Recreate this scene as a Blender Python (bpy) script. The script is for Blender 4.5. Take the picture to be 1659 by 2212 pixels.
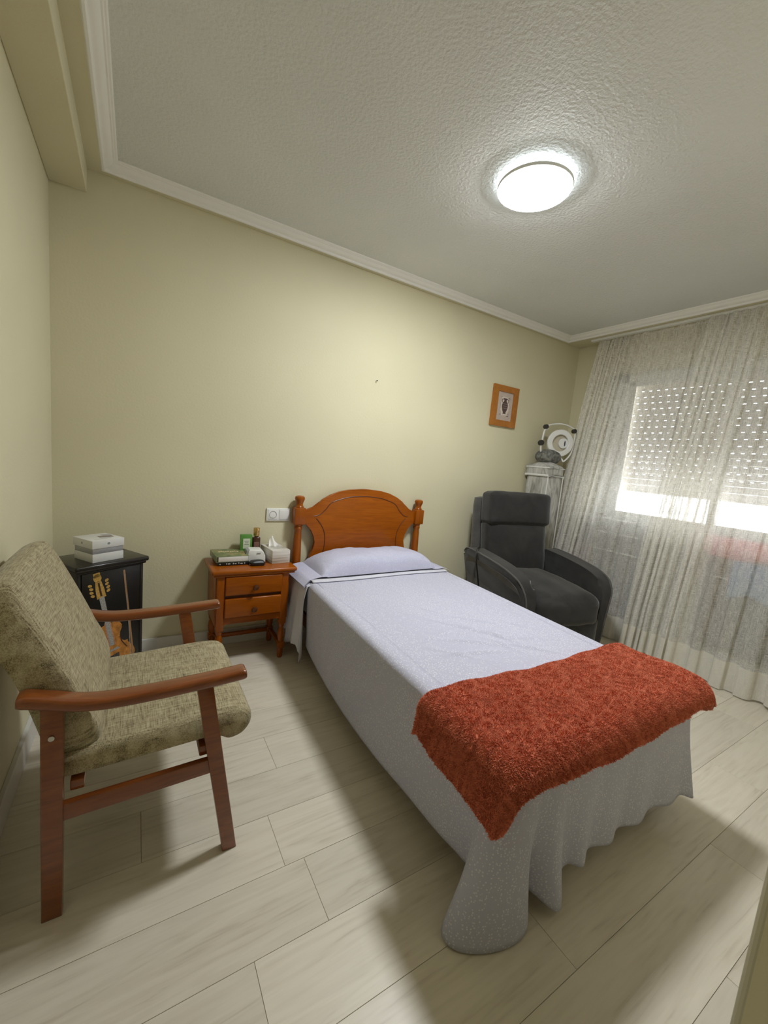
import bpy, bmesh, math, random
import numpy as np
from mathutils import Vector, Matrix
random.seed(7); RNG = np.random.default_rng(7)
PI = math.pi
for o in list(bpy.data.objects): bpy.data.objects.remove(o)
SC = bpy.context.scene
COL = SC.collection

# ------------------------------------------------------------------ camera
cam_d = bpy.data.cameras.new('camera'); cam = bpy.data.objects.new('camera', cam_d); COL.objects.link(cam)
cam_d.sensor_fit = 'HORIZONTAL'; cam_d.sensor_width = 36.0; cam_d.lens = 36.0 * 880.92 / 1659.0
cam_d.clip_start = 0.02
_y, _p, _r = 0.5539, -0.1268, 0.0915
fw = Vector((math.sin(_y) * math.cos(_p), math.cos(_y) * math.cos(_p), math.sin(_p)))
rt0 = Vector((math.cos(_y), -math.sin(_y), 0)); up0 = rt0.cross(fw)
rt = rt0 * math.cos(_r) + up0 * math.sin(_r); up = -rt0 * math.sin(_r) + up0 * math.cos(_r)
m = Matrix((rt, up, -fw)).transposed().to_4x4(); m.translation = Vector((0.3462, -2.5399, 1.2248))
cam.matrix_world = m
SC.camera = cam

# ------------------------------------------------------------------ world, exposure
wd = bpy.data.worlds.new('sky'); SC.world = wd; wd.use_nodes = True
bg = wd.node_tree.nodes['Background']; bg.inputs[0].default_value = (0.93, 0.97, 1.0, 1); bg.inputs[1].default_value = 5.5
SC.view_settings.view_transform = 'Standard'; SC.view_settings.look = 'None'
SC.view_settings.exposure = 0.90; SC.view_settings.gamma = 1.0; SC.view_settings.use_curve_mapping = False
LAMP_STRENGTH = 84.0
LAMP_COLOR = (0.94, 0.975, 1.0, 1)

# ------------------------------------------------------------------ materials
MATS = {}
def srgb(r, g, b):
    f = lambda c: (c / 255 / 12.92) if c / 255 <= 0.04045 else ((c / 255 + 0.055) / 1.055) ** 2.4
    return (f(r), f(g), f(b), 1)
class NT:
    def __init__(s, name):
        s.m = bpy.data.materials.new(name); s.m.use_nodes = True; s.t = s.m.node_tree
        s.b = s.t.nodes['Principled BSDF']; s.out = s.t.nodes['Material Output']; MATS[name] = s.m
    def n(s, typ, **kw):
        nd = s.t.nodes.new(typ)
        for k, v in kw.items():
            if k.startswith('i_'): nd.inputs[k[2:].replace('_', ' ')].default_value = v
            else: setattr(nd, k, v)
        return nd
    def l(s, a, ao, b, bi): s.t.links.new(a.outputs[ao], b.inputs[bi])
    def coords(s, scale=(1, 1, 1), kind='Object', rot=(0, 0, 0)):
        tc = s.n('ShaderNodeTexCoord'); mp = s.n('ShaderNodeMapping'); mp.inputs['Scale'].default_value = scale
        mp.inputs['Rotation'].default_value = rot
        s.l(tc, kind, mp, 'Vector'); return mp
    def ramp(s, fac, fo, stops):
        r = s.n('ShaderNodeValToRGB'); e = r.color_ramp.elements
        while len(e) < len(stops): e.new(0.5)
        for i, (p, c) in enumerate(stops): e[i].position = p; e[i].color = c
        s.l(fac, fo, r, 'Fac'); return r
    def bump(s, src, so, strength=0.3, dist=0.002):
        b = s.n('ShaderNodeBump'); b.inputs['Strength'].default_value = strength; b.inputs['Distance'].default_value = dist
        s.l(src, so, b, 'Height'); s.l(b, 'Normal', s.b, 'Normal'); return b
def plain(name, col, rough=0.5, metal=0.0, spec=0.5, noise=0.0, nscale=20, bump=0.0, bdist=0.001, sheen=0):
    k = NT(name); k.b.inputs['Base Color'].default_value = col; k.b.inputs['Roughness'].default_value = rough
    k.b.inputs['Metallic'].default_value = metal; k.b.inputs['Specular IOR Level'].default_value = spec
    if sheen: k.b.inputs['Sheen Weight'].default_value = sheen
    if noise or bump:
        mp = k.coords(); nz = k.n('ShaderNodeTexNoise'); nz.inputs['Scale'].default_value = nscale; nz.inputs['Detail'].default_value = 4
        k.l(mp, 'Vector', nz, 'Vector')
        if noise:
            a = tuple(c * (1 - noise) for c in col[:3]) + (1,); b = tuple(min(1, c * (1 + noise)) for c in col[:3]) + (1,)
            r = k.ramp(nz, 'Fac', [(0.3, a), (0.7, b)]); k.l(r, 'Color', k.b, 'Base Color')
        if bump: k.bump(nz, 'Fac', bump, bdist)
    return k.m
def wood(name, dark, light, rough=0.25, scale=(1.5, 14, 14), coat=0.3, dist=3.0):
    k = NT(name); mp = k.coords(scale)
    nz = k.n('ShaderNodeTexNoise'); nz.inputs['Scale'].default_value = 3.0; nz.inputs['Detail'].default_value = 6; nz.inputs['Distortion'].default_value = dist * 0.3
    k.l(mp, 'Vector', nz, 'Vector')
    r = k.ramp(nz, 'Fac', [(0.3, dark), (0.7, light)]); k.l(r, 'Color', k.b, 'Base Color')
    k.b.inputs['Roughness'].default_value = rough; k.b.inputs['Coat Weight'].default_value = coat; k.b.inputs['Coat Roughness'].default_value = 0.12; k.b.inputs['Specular IOR Level'].default_value = 0.25
    return k.m

# painted wall, slightly textured
def wallmat(name, col, bstr, bscale, rough=0.55, bdist=0.002):
    k = NT(name); mp = k.coords()
    nz = k.n('ShaderNodeTexNoise'); nz.inputs['Scale'].default_value = bscale; nz.inputs['Detail'].default_value = 5
    k.l(mp, 'Vector', nz, 'Vector'); k.bump(nz, 'Fac', bstr, bdist)
    n2 = k.n('ShaderNodeTexNoise'); n2.inputs['Scale'].default_value = 1.2; k.l(mp, 'Vector', n2, 'Vector')
    a = tuple(c * 0.96 for c in col[:3]) + (1,); b = tuple(c * 1.03 for c in col[:3]) + (1,)
    r = k.ramp(n2, 'Fac', [(0.35, a), (0.65, b)]); k.l(r, 'Color', k.b, 'Base Color')
    k.b.inputs['Roughness'].default_value = rough; k.b.inputs['Specular IOR Level'].default_value = 0.3
    return k.m
M_WALL = wallmat('cream_wall', (0.69, 0.643, 0.45, 1), 0.35, 90, 0.62)
M_CEIL = wallmat('stippled_ceiling', (0.74, 0.75, 0.73, 1), 1.0, 75, 0.6, 0.006)
M_WHITE = plain('white_paint', (0.74, 0.73, 0.70, 1), 0.4)
M_BASE = plain('white_baseboard', (0.66, 0.65, 0.62, 1), 0.35)
M_CORN = plain('white_plaster', (0.90, 0.89, 0.86, 1), 0.5)
M_SUB = plain('floor_joint', (0.46, 0.41, 0.33, 1), 0.8)
# laminate
k = NT('oak_laminate'); oi = k.n('ShaderNodeObjectInfo'); tc = k.n('ShaderNodeTexCoord')
add = k.n('ShaderNodeVectorMath', operation='MULTIPLY_ADD'); cmb = k.n('ShaderNodeCombineXYZ')
k.l(oi, 'Random', cmb, 'X'); k.l(oi, 'Random', cmb, 'Y'); k.l(oi, 'Random', cmb, 'Z')
add.inputs[1].default_value = (37, 53, 11); k.l(cmb, 'Vector', add, 0); k.l(tc, 'Object', add, 2)
mp = k.n('ShaderNodeMapping'); mp.inputs['Scale'].default_value = (0.9, 6.5, 1); k.l(add, 'Vector', mp, 'Vector')
nz = k.n('ShaderNodeTexNoise'); nz.inputs['Scale'].default_value = 2.2; nz.inputs['Detail'].default_value = 3; nz.inputs['Distortion'].default_value = 0.6
k.l(mp, 'Vector', nz, 'Vector')
mul = k.n('ShaderNodeMath', operation='MULTIPLY'); mul.inputs[1].default_value = 9.0; k.l(nz, 'Fac', mul, 0)
frc = k.n('ShaderNodeMath', operation='PINGPONG'); frc.inputs[1].default_value = 1.0; k.l(mul, 'Value', frc, 0)
mp2 = k.n('ShaderNodeMapping'); mp2.inputs['Scale'].default_value = (3, 60, 1); k.l(add, 'Vector', mp2, 'Vector')
nf = k.n('ShaderNodeTexNoise'); nf.inputs['Scale'].default_value = 1.5; nf.inputs['Detail'].default_value = 5; k.l(mp2, 'Vector', nf, 'Vector')
mx = k.n('ShaderNodeMath', operation='MULTIPLY_ADD'); mx.inputs[1].default_value = 0.35; k.l(frc, 'Value', mx, 0); k.l(nf, 'Fac', mx, 2)
r = k.ramp(mx, 'Value', [(0.28, (0.56, 0.495, 0.395, 1)), (0.5, (0.67, 0.61, 0.50, 1)), (0.85, (0.73, 0.67, 0.56, 1))])
hv = k.n('ShaderNodeHueSaturation'); mr = k.n('ShaderNodeMapRange'); mr.inputs['To Min'].default_value = 0.93; mr.inputs['To Max'].default_value = 1.06
k.l(oi, 'Random', mr, 'Value'); k.l(mr, 'Result', hv, 'Value'); k.l(r, 'Color', hv, 'Color'); k.l(hv, 'Color', k.b, 'Base Color')
k.b.inputs['Roughness'].default_value = 0.36; k.bump(mx, 'Value', 0.12, 0.0006)
M_FLOOR = k.m
M_PINE = wood('honey_pine', (0.255, 0.058, 0.0008, 1), (0.35, 0.088, 0.0015, 1), 0.3, (2, 2, 22), 0.15)
M_PINE_D = plain('pine_groove', (0.10, 0.022, 0.004, 1), 0.4)
M_PINE_V = wood('honey_pine_upright', (0.24, 0.054, 0.0008, 1), (0.33, 0.082, 0.0015, 1), 0.28, (20, 20, 2), 0.2)
M_MAHO = wood('reddish_beech', (0.165, 0.040, 0.008, 1), (0.245, 0.068, 0.013, 1), 0.3, (3, 20, 20), 0.9)
M_BLACKW = wood('black_lacquer', (0.012, 0.010, 0.008, 1), (0.022, 0.018, 0.014, 1), 0.28, (3, 10, 10), 0.3)
M_STEEL = plain('steel', (0.55, 0.53, 0.5, 1), 0.35, 1.0)
M_BLACK = plain('black_plastic', (0.012, 0.012, 0.013, 1), 0.35)
M_WPLAS = plain('white_plastic', (0.78, 0.78, 0.76, 1), 0.3)
M_DARKMARK = plain('dark_print', (0.02, 0.02, 0.02, 1), 0.5)
M_GREYMARK = plain('grey_print', (0.25, 0.25, 0.25, 1), 0.5)
# upholstery weave
def weave(name, stops, sc=(1, 1, 1), a=260, b=40):
    k = NT(name); m1 = k.coords((a * sc[0], b * sc[1], a * sc[2])); m2 = k.coords((b * sc[0], a * sc[1], b * sc[2]))
    n1 = k.n('ShaderNodeTexNoise'); n1.inputs['Scale'].default_value = 1; n1.inputs['Detail'].default_value = 3; k.l(m1, 'Vector', n1, 'Vector')
    n2 = k.n('ShaderNodeTexNoise'); n2.inputs['Scale'].default_value = 1; n2.inputs['Detail'].default_value = 3; k.l(m2, 'Vector', n2, 'Vector')
    ad = k.n('ShaderNodeMath', operation='ADD'); k.l(n1, 'Fac', ad, 0); k.l(n2, 'Fac', ad, 1)
    hf = k.n('ShaderNodeMath', operation='MULTIPLY'); hf.inputs[1].default_value = 0.5; k.l(ad, 'Value', hf, 0)
    r = k.ramp(hf, 'Value', stops); k.l(r, 'Color', k.b, 'Base Color')
    k.b.inputs['Roughness'].default_value = 0.9; k.b.inputs['Sheen Weight'].default_value = 0.15; k.bump(hf, 'Value', 0.5, 0.002)
    return k.m
M_TWEED = weave('olive_tweed', [(0.36, (0.11, 0.085, 0.042, 1)), (0.46, (0.29, 0.24, 0.135, 1)), (0.60, (0.47, 0.405, 0.26, 1))], a=430, b=26)
k = NT('charcoal_suede'); mp = k.coords(); nz = k.n('ShaderNodeTexNoise'); nz.inputs['Scale'].default_value = 7; nz.inputs['Detail'].default_value = 5; nz.inputs['Distortion'].default_value = 1.0
k.l(mp, 'Vector', nz, 'Vector'); r = k.ramp(nz, 'Fac', [(0.35, (0.012, 0.0112, 0.011, 1)), (0.7, (0.028, 0.026, 0.0245, 1))]); k.l(r, 'Color', k.b, 'Base Color')
k.b.inputs['Roughness'].default_value = 0.85; k.b.inputs['Sheen Weight'].default_value = 0.35; k.b.inputs['Sheen Roughness'].default_value = 0.4
n2 = k.n('ShaderNodeTexNoise'); n2.inputs['Scale'].default_value = 400; k.l(mp, 'Vector', n2, 'Vector'); k.bump(n2, 'Fac', 0.2, 0.001)
M_SUEDE = k.m
M_SUEDE_L = plain('charcoal_suede_lit_side', (0.075, 0.068, 0.062, 1), 0.8, noise=0.25, nscale=9, sheen=0.3)  # paler suede; light on the outer arm sides is painted into this colour
# dotted bed linen
def linen(name, col, dot, size=125, thr=0.24):
    k = NT(name); mp = k.coords()
    vo = k.n('ShaderNodeTexVoronoi'); vo.inputs['Scale'].default_value = size; vo.inputs['Randomness'].default_value = 0.75; k.l(mp, 'Vector', vo, 'Vector')
    r = k.ramp(vo, 'Distance', [(thr, dot), (thr + 0.08, col)]); k.l(r, 'Color', k.b, 'Base Color')
    nz = k.n('ShaderNodeTexNoise'); nz.inputs['Scale'].default_value = 11; nz.inputs['Detail'].default_value = 4; nz.inputs['Distortion'].default_value = 0.8; k.l(mp, 'Vector', nz, 'Vector')
    n3 = k.n('ShaderNodeTexNoise'); n3.inputs['Scale'].default_value = 300; k.l(mp, 'Vector', n3, 'Vector')
    ad = k.n('ShaderNodeMath', operation='MULTIPLY_ADD'); ad.inputs[1].default_value = 0.06; k.l(n3, 'Fac', ad, 0); k.l(nz, 'Fac', ad, 2)
    k.bump(ad, 'Value', 0.35, 0.012)
    k.b.inputs['Roughness'].default_value = 0.85; k.b.inputs['Sheen Weight'].default_value = 0.1
    return k.m
M_LINEN = linen('lavender_dotted_cotton', (0.485, 0.485, 0.60, 1), (0.68, 0.68, 0.74, 1))
M_SHEET = linen('pale_lavender_cotton', (0.60, 0.60, 0.68, 1), (0.64, 0.64, 0.70, 1))
M_MATT = plain('mattress_ticking', (0.7, 0.69, 0.66, 1), 0.9)
k = NT('rust_fleece'); mp = k.coords(); nz = k.n('ShaderNodeTexNoise'); nz.inputs['Scale'].default_value = 60; nz.inputs['Detail'].default_value = 4; k.l(mp, 'Vector', nz, 'Vector')
r = k.ramp(nz, 'Fac', [(0.3, (0.52, 0.125, 0.062, 1)), (0.7, (0.74, 0.225, 0.128, 1))]); k.l(r, 'Color', k.b, 'Base Color')
k.b.inputs['Roughness'].default_value = 0.95; k.b.inputs['Sheen Weight'].default_value = 0.3; k.b.inputs['Sheen Tint'].default_value = (1, 0.5, 0.35, 1)
M_RUST = k.m
# sheer curtain: woven net of threads; holes let light straight through, threads scatter it both ways
def sheer(name, col, open_lo, open_hi, trans=0.5):
    k = NT(name); nt = k.t; nt.nodes.remove(k.b)
    m1 = k.coords((1, 40, 620)); m2 = k.coords((1, 620, 16))
    n1 = k.n('ShaderNodeTexNoise'); n1.inputs['Scale'].default_value = 1; n1.inputs['Detail'].default_value = 2; k.l(m1, 'Vector', n1, 'Vector')
    n2 = k.n('ShaderNodeTexNoise'); n2.inputs['Scale'].default_value = 1; n2.inputs['Detail'].default_value = 2; k.l(m2, 'Vector', n2, 'Vector')
    mn = k.n('ShaderNodeMath', operation='MAXIMUM'); k.l(n1, 'Fac', mn, 0); k.l(n2, 'Fac', mn, 1)
    mr = k.n('ShaderNodeMapRange'); mr.inputs['From Min'].default_value = 0.44; mr.inputs['From Max'].default_value = 0.66
    mr.inputs['To Min'].default_value = 1 - open_hi; mr.inputs['To Max'].default_value = 1 - open_lo; k.l(mn, 'Value', mr, 'Value')
    d = k.n('ShaderNodeBsdfDiffuse'); d.inputs['Color'].default_value = col
    t = k.n('ShaderNodeBsdfTranslucent'); t.inputs['Color'].default_value = col
    mt = k.n('ShaderNodeMixShader'); mt.inputs[0].default_value = trans; k.l(d, 0, mt, 1); k.l(t, 0, mt, 2)
    tr = k.n('ShaderNodeBsdfTransparent'); ms = k.n('ShaderNodeMixShader')
    k.l(mr, 'Result', ms, 0); k.l(tr, 0, ms, 1); k.l(mt, 0, ms, 2); k.l(ms, 0, k.out, 'Surface')
    return k.m
M_SHEER = sheer('sheer_voile', (0.96, 0.94, 0.885, 1), 0.18, 0.68, 0.33)
M_HEM = sheer('sheer_voile_hem', (0.90, 0.87, 0.79, 1), 0.0, 0.18, 0.3)
def cloth_t(name, col, tr=0.5):
    k = NT(name); k.t.nodes.remove(k.b)
    d = k.n('ShaderNodeBsdfDiffuse'); d.inputs['Color'].default_value = col
    t = k.n('ShaderNodeBsdfTranslucent'); t.inputs['Color'].default_value = col
    mt = k.n('ShaderNodeMixShader'); mt.inputs[0].default_value = tr; k.l(d, 0, mt, 1); k.l(t, 0, mt, 2); k.l(mt, 0, k.out, 'Surface')
    return k.m
M_PINK = cloth_t('pink_cotton', (0.86, 0.30, 0.33, 1), .6); M_BLUE = cloth_t('pale_blue_cotton', (0.50, 0.70, 0.93, 1), .6)
k = NT('window_glass'); k.t.nodes.remove(k.b); tr = k.n('ShaderNodeBsdfTransparent'); gl = k.n('ShaderNodeBsdfGlossy'); gl.inputs['Roughness'].default_value = 0.02
fr = k.n('ShaderNodeFresnel'); ms = k.n('ShaderNodeMixShader'); k.l(fr, 0, ms, 0); k.l(tr, 0, ms, 1); k.l(gl, 0, ms, 2); k.l(ms, 0, k.out, 'Surface'); M_GLASS = k.m
k = NT('beige_shutter'); k.t.nodes.remove(k.b); d = k.n('ShaderNodeBsdfDiffuse'); d.inputs['Color'].default_value = (.72, .68, .62, 1); t = k.n('ShaderNodeBsdfTranslucent'); t.inputs['Color'].default_value = (.78, .73, .66, 1)
ms = k.n('ShaderNodeMixShader'); ms.inputs[0].default_value = .09; k.l(d, 0, ms, 1); k.l(t, 0, ms, 2); k.l(ms, 0, k.out, 'Surface'); M_SHUT = k.m
k = NT('lamp_glow'); k.t.nodes.remove(k.b); em = k.n('ShaderNodeEmission'); em.inputs['Color'].default_value = LAMP_COLOR; em.inputs['Strength'].default_value = LAMP_STRENGTH
k.l(em, 0, k.out, 'Surface'); M_GLOW = k.m
k = NT('lamp_rim_glow'); k.t.nodes.remove(k.b); em = k.n('ShaderNodeEmission'); em.inputs['Color'].default_value = (0.85, 0.94, 1, 1); em.inputs['Strength'].default_value = 8.0
k.l(em, 0, k.out, 'Surface'); M_HALO = k.m

# ------------------------------------------------------------------ object helpers
def thing(name, label, cat, loc=(0, 0, 0), rotz=0, group=None):
    o = bpy.data.objects.new(name, None); COL.objects.link(o); o.empty_display_size = 0.1
    o.location = loc; o.rotation_euler = (0, 0, rotz); o['label'] = label; o['category'] = cat
    if group: o['group'] = group
    return o
def tag(o, label, cat, group=None):
    o['label'] = label; o['category'] = cat
    if group: o['group'] = group
    return o
def root_of(o):
    while o.parent: o = o.parent
    return o
def obj(name, bm, mat, parent=None, local=False, smooth=True, sharp=0.6):
    """bmesh in world coordinates (or local to the thing if local=True) -> ONE mesh object"""
    me = bpy.data.meshes.new(name)
    bmesh.ops.recalc_face_normals(bm, faces=bm.faces)
    if smooth:
        for f in bm.faces: f.smooth = True
        for e in bm.edges:
            if len(e.link_faces) == 2 and e.calc_face_angle(0) > sharp: e.smooth = False
    bm.to_mesh(me); bm.free()
    o = bpy.data.objects.new(name, me); COL.objects.link(o)
    if mat:
        me.materials.append(mat)
    if parent:
        if not local: me.transform(Matrix.Translation(-root_of(parent).location))
        o.parent = parent
    else:
        # origin at the base of the mesh
        if not local:
            co = np.array([v.co for v in me.vertices]); c = Vector(((co[:, 0].min() + co[:, 0].max()) / 2, (co[:, 1].min() + co[:, 1].max()) / 2, co[:, 2].min()))
            me.transform(Matrix.Translation(-c)); o.location = c
    return o
def struct(name, bm, mat, parent=None, smooth=False):
    o = obj(name, bm, mat, parent, local=True, smooth=smooth); o['kind'] = 'structure'; return o
def B(*boxes, bevel=0.0, seg=2):
    """boxes given as (x0,x1,y0,y1,z0,z1)"""
    bm = bmesh.new()
    for (x0, x1, y0, y1, z0, z1) in boxes:
        r = bmesh.ops.create_cube(bm, size=1.0)
        for v in r['verts']:
            v.co = Vector(((x0 + x1) / 2 + v.co.x * (x1 - x0), (y0 + y1) / 2 + v.co.y * (y1 - y0), (z0 + z1) / 2 + v.co.z * (z1 - z0)))
    if bevel: bmesh.ops.bevel(bm, geom=list(bm.edges), offset=bevel, segments=seg, affect='EDGES', profile=0.5)
    return bm
def prism(pts, axis, a, b, bevel=0.0, seg=2):
    """polygon in the plane perpendicular to axis, extruded from a to b"""
    bm = bmesh.new()
    def mk(p, t):
        return {'y': (p[0], t, p[1]), 'x': (t, p[0], p[1]), 'z': (p[0], p[1], t)}[axis]
    va = [bm.verts.new(mk(p, a)) for p in pts]; vb = [bm.verts.new(mk(p, b)) for p in pts]
    fa = bm.faces.new(va); fb = bm.faces.new(vb[::-1]); n = len(pts)
    for i in range(n): bm.faces.new((va[i], vb[i], vb[(i + 1) % n], va[(i + 1) % n]))
    if bevel:
        es = [e for e in bm.edges if (fa in e.link_faces) or (fb in e.link_faces)]
        bmesh.ops.bevel(bm, geom=es, offset=bevel, segments=seg, affect='EDGES', profile=0.5)
    return bm
def lathe(prof, c=(0, 0, 0), seg=20, bm=None, cap=True):
    """prof: (radius, z)"""
    bm = bm or bmesh.new(); rings = []
    for (r, z) in prof:
        if r < 1e-5: rings.append([bm.verts.new((c[0], c[1], c[2] + z))])
        else: rings.append([bm.verts.new((c[0] + r * math.cos(2 * PI * i / seg), c[1] + r * math.sin(2 * PI * i / seg), c[2] + z)) for i in range(seg)])
    for a, b in zip(rings, rings[1:]):
        for i in range(seg):
            j = (i + 1) % seg
            if len(a) == 1 and len(b) == 1: continue
            if len(a) == 1: bm.faces.new((a[0], b[j], b[i]))
            elif len(b) == 1: bm.faces.new((a[i], a[j], b[0]))
            else: bm.faces.new((a[i], a[j], b[j], b[i]))
    for rg in (rings[0], rings[-1]) if cap else ():
        if len(rg) > 1: bm.faces.new(rg)
    return bm
def tube(path, rad, seg=8, bm=None, closed=False, flat=1.0):
    bm = bm or bmesh.new(); P = [Vector(p) for p in path]; n = len(P); rings = []
    rr = rad if hasattr(rad, '__len__') else [rad] * n
    prev = None
    for i in range(n):
        a = P[(i - 1) % n] if (closed or i > 0) else P[i]; b = P[(i + 1) % n] if (closed or i < n - 1) else P[i]
        t = (b - a).normalized()
        if prev is None:
            ref = Vector((0, 0, 1)) if abs(t.z) < 0.9 else Vector((1, 0, 0)); u = t.cross(ref).normalized()
        else: u = (prev - t * prev.dot(t)).normalized()
        prev = u; w = t.cross(u)
        rings.append([bm.verts.new(P[i] + rr[i] * (u * math.cos(2 * PI * k / seg) + w * math.sin(2 * PI * k / seg) * flat)) for k in range(seg)])
    m_ = n if closed else n - 1
    for i in range(m_):
        a, b = rings[i], rings[(i + 1) % n]
        for k in range(seg): bm.faces.new((a[k], a[(k + 1) % seg], b[(k + 1) % seg], b[k]))
    if not closed: bm.faces.new(rings[0][::-1]); bm.faces.new(rings[-1])
    return bm
def sweep_rect(path, wy, hz, bev=0.008):
    """rounded-rectangle section (wy along Y, hz along Z normal) swept along a path in the XZ plane; path: (x, y, z)"""
    bm = bmesh.new(); rings = []; P = [Vector(p) for p in path]; n = len(P)
    def sec(w, h, b):
        out = []
        for cx, cz, a0 in ((w / 2 - b, h / 2 - b, 0), (-w / 2 + b, h / 2 - b, 90), (-w / 2 + b, -h / 2 + b, 180), (w / 2 - b, -h / 2 + b, 270)):
            for q in range(4):
                a = math.radians(a0 + q * 30); out.append((cx + b * math.cos(a), cz + b * math.sin(a)))
        return out
    for i in range(n):
        t = (P[min(i + 1, n - 1)] - P[max(i - 1, 0)]).normalized(); nrm = Vector((-t.z, 0, t.x))
        s = 1.0 if 0 < i < n - 1 else 0.6
        rings.append([bm.verts.new(P[i] + Vector((0, a * (s if s < 1 else 1), 0)) + nrm * b_ * s) for a, b_ in sec(wy, hz if not hasattr(hz, '__len__') else hz[i], bev)])
    L = len(rings[0])
    for a, b in zip(rings, rings[1:]):
        for k in range(L): bm.faces.new((a[k], a[(k + 1) % L], b[(k + 1) % L], b[k]))
    bm.faces.new(rings[0][::-1]); bm.faces.new(rings[-1])
    return bm
def cushion(sx, sy, sz, r, n=14, bulge=(0, 0, 0), M=None, wob=0.0):
    """rounded, slightly puffed box centred on the origin, half sizes sx,sy,sz, corner radius r; M places it"""
    bm = bmesh.new(); bmesh.ops.create_cube(bm, size=2.0)
    bmesh.ops.subdivide_edges(bm, edges=list(bm.edges), cuts=n, use_grid_fill=True)
    S = np.array((sx, sy, sz)); I = np.maximum(S - r, 1e-4)
    for v in bm.verts:
        q = np.array(v.co); q = np.sign(q) * np.abs(q) ** 0.8
        p = q * S; c = np.clip(p, -I, I); d = p - c; L = np.linalg.norm(d)
        if L > 1e-9: p = c + d / L * r
        f = [(1 - q[(i + 1) % 3] ** 2) * (1 - q[(i + 2) % 3] ** 2) for i in range(3)]
        p = p + np.array([bulge[i] * f[i] * np.sign(q[i]) * (abs(q[i]) ** 2) for i in range(3)])
        if wob: p = p + wob * np.sin(np.array([p[1], p[2], p[0]]) * 37 + np.array([0, 1.3, 2.1]))
        v.co = Vector(p)
    if M is not None: bm.transform(M)
    return bm
def grid(fn, nu, nv, bm=None):
    bm = bm or bmesh.new()
    V = [[bm.verts.new(fn(i / nu, j / nv)) for j in range(nv + 1)] for i in range(nu + 1)]
    for i in range(nu):
        for j in range(nv): bm.faces.new((V[i][j], V[i + 1][j], V[i + 1][j + 1], V[i][j + 1]))
    return bm
def solidify(o, t, off=-1):
    md = o.modifiers.new('thickness', 'SOLIDIFY'); md.thickness = t; md.offset = off; return o
def catmull(P, n):
    P = np.array(P, float); out = []
    for i in range(len(P) - 1):
        p0, p1, p2, p3 = P[max(i - 1, 0)], P[i], P[i + 1], P[min(i + 2, len(P) - 1)]
        for t in np.linspace(0, 1, n, endpoint=False):
            out.append(0.5 * ((2 * p1) + (p2 - p0) * t + (2 * p0 - 5 * p1 + 4 * p2 - p3) * t * t + (3 * p1 - p0 - 3 * p2 + p3) * t ** 3))
    out.append(P[-1]); return np.array(out)
def joinbm(*bms):
    out = bmesh.new()
    for b in bms:
        me = bpy.data.meshes.new('tmp'); b.to_mesh(me); b.free(); out.from_mesh(me); bpy.data.meshes.remove(me)
    return out

# ================================================================== THE ROOM
XW, YN, ZS, ZC = 3.92, -2.38, 2.43, 2.466
HALL = -3.6
fl = struct('floor', B((-0.1, 4.2, HALL, 0.1, -0.08, -0.004)), M_SUB)
fl['label'] = 'pale grey oak laminate floor laid in long planks'
pw, pl = 0.1925, 1.285; y0 = -1.717
known = {0: 0.605, 2: 0.742, 4: 0.83, -1: 1.31}
rows = []
kk = 9
for kr in range(-10, 10):
    ya = y0 + kr * pw; yb_ = ya - pw           # row kr covers [yb_, ya]
    if ya < HALL or yb_ > 0.0: continue
    a, b = max(yb_, HALL), min(ya, -0.002)
    off = known.get(kr, (0.37 + 0.43 * kr) % pl)
    xs = sorted(set([0.002, XW - 0.002] + [off + pl * q for q in range(-3, 5) if 0.02 < off + pl * q < XW - 0.02]))
    for xa, xb in zip(xs, xs[1:]):
        g = 0.0005
        o = obj('plank', B((xa + g - (xa + xb) / 2, xb - g - (xa + xb) / 2, a + g - (a + b) / 2, b - g - (a + b) / 2, -0.004, 0.0), bevel=0.0004, seg=1), M_FLOOR, fl, local=True, smooth=False)
        o.location = ((xa + xb) / 2, (a + b) / 2, 0)
wb = struct('wall_back', B((-0.1, 4.2, 0, 0.1, 0, 2.6)), M_WALL); wb['label'] = 'cream textured back wall behind the headboard'
wl = struct('wall_left', B((-0.1, 0, HALL, 0.0, 0, 2.6)), M_WALL); wl['label'] = 'cream left wall behind the tweed armchair'
WY0, WY1, WZ0, WZ1 = -0.33, -2.12, 0.88, 2.15
wr = struct('wall_right', B((XW, 4.2, HALL, WY1, 0, 2.6), (XW, 4.2, WY0, 0, 0, 2.6), (XW, 4.2, WY1, WY0, 0, WZ0), (XW, 4.2, WY1, WY0, WZ1, 2.6)), M_WALL)
wr['label'] = 'cream window wall behind the sheer curtains'
wn = struct('wall_near', B((1.30, XW, YN - 1.2, YN, 0, 2.5), bevel=0.004), M_WALL); wn['label'] = 'olive shaded wall corner at the lower right edge'
wh = struct('wall_hall', B((-0.1, 4.2, HALL - 0.1, HALL, 0, 2.6)), M_WALL)
cb = obj('corner_bead', tube([(1.306, YN - 0.006, 0.0), (1.306, YN - 0.006, 2.43)], 0.0085, 10), plain('cream_corner_bead', (0.62, 0.585, 0.45, 1), 0.5), wn, local=True)
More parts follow.
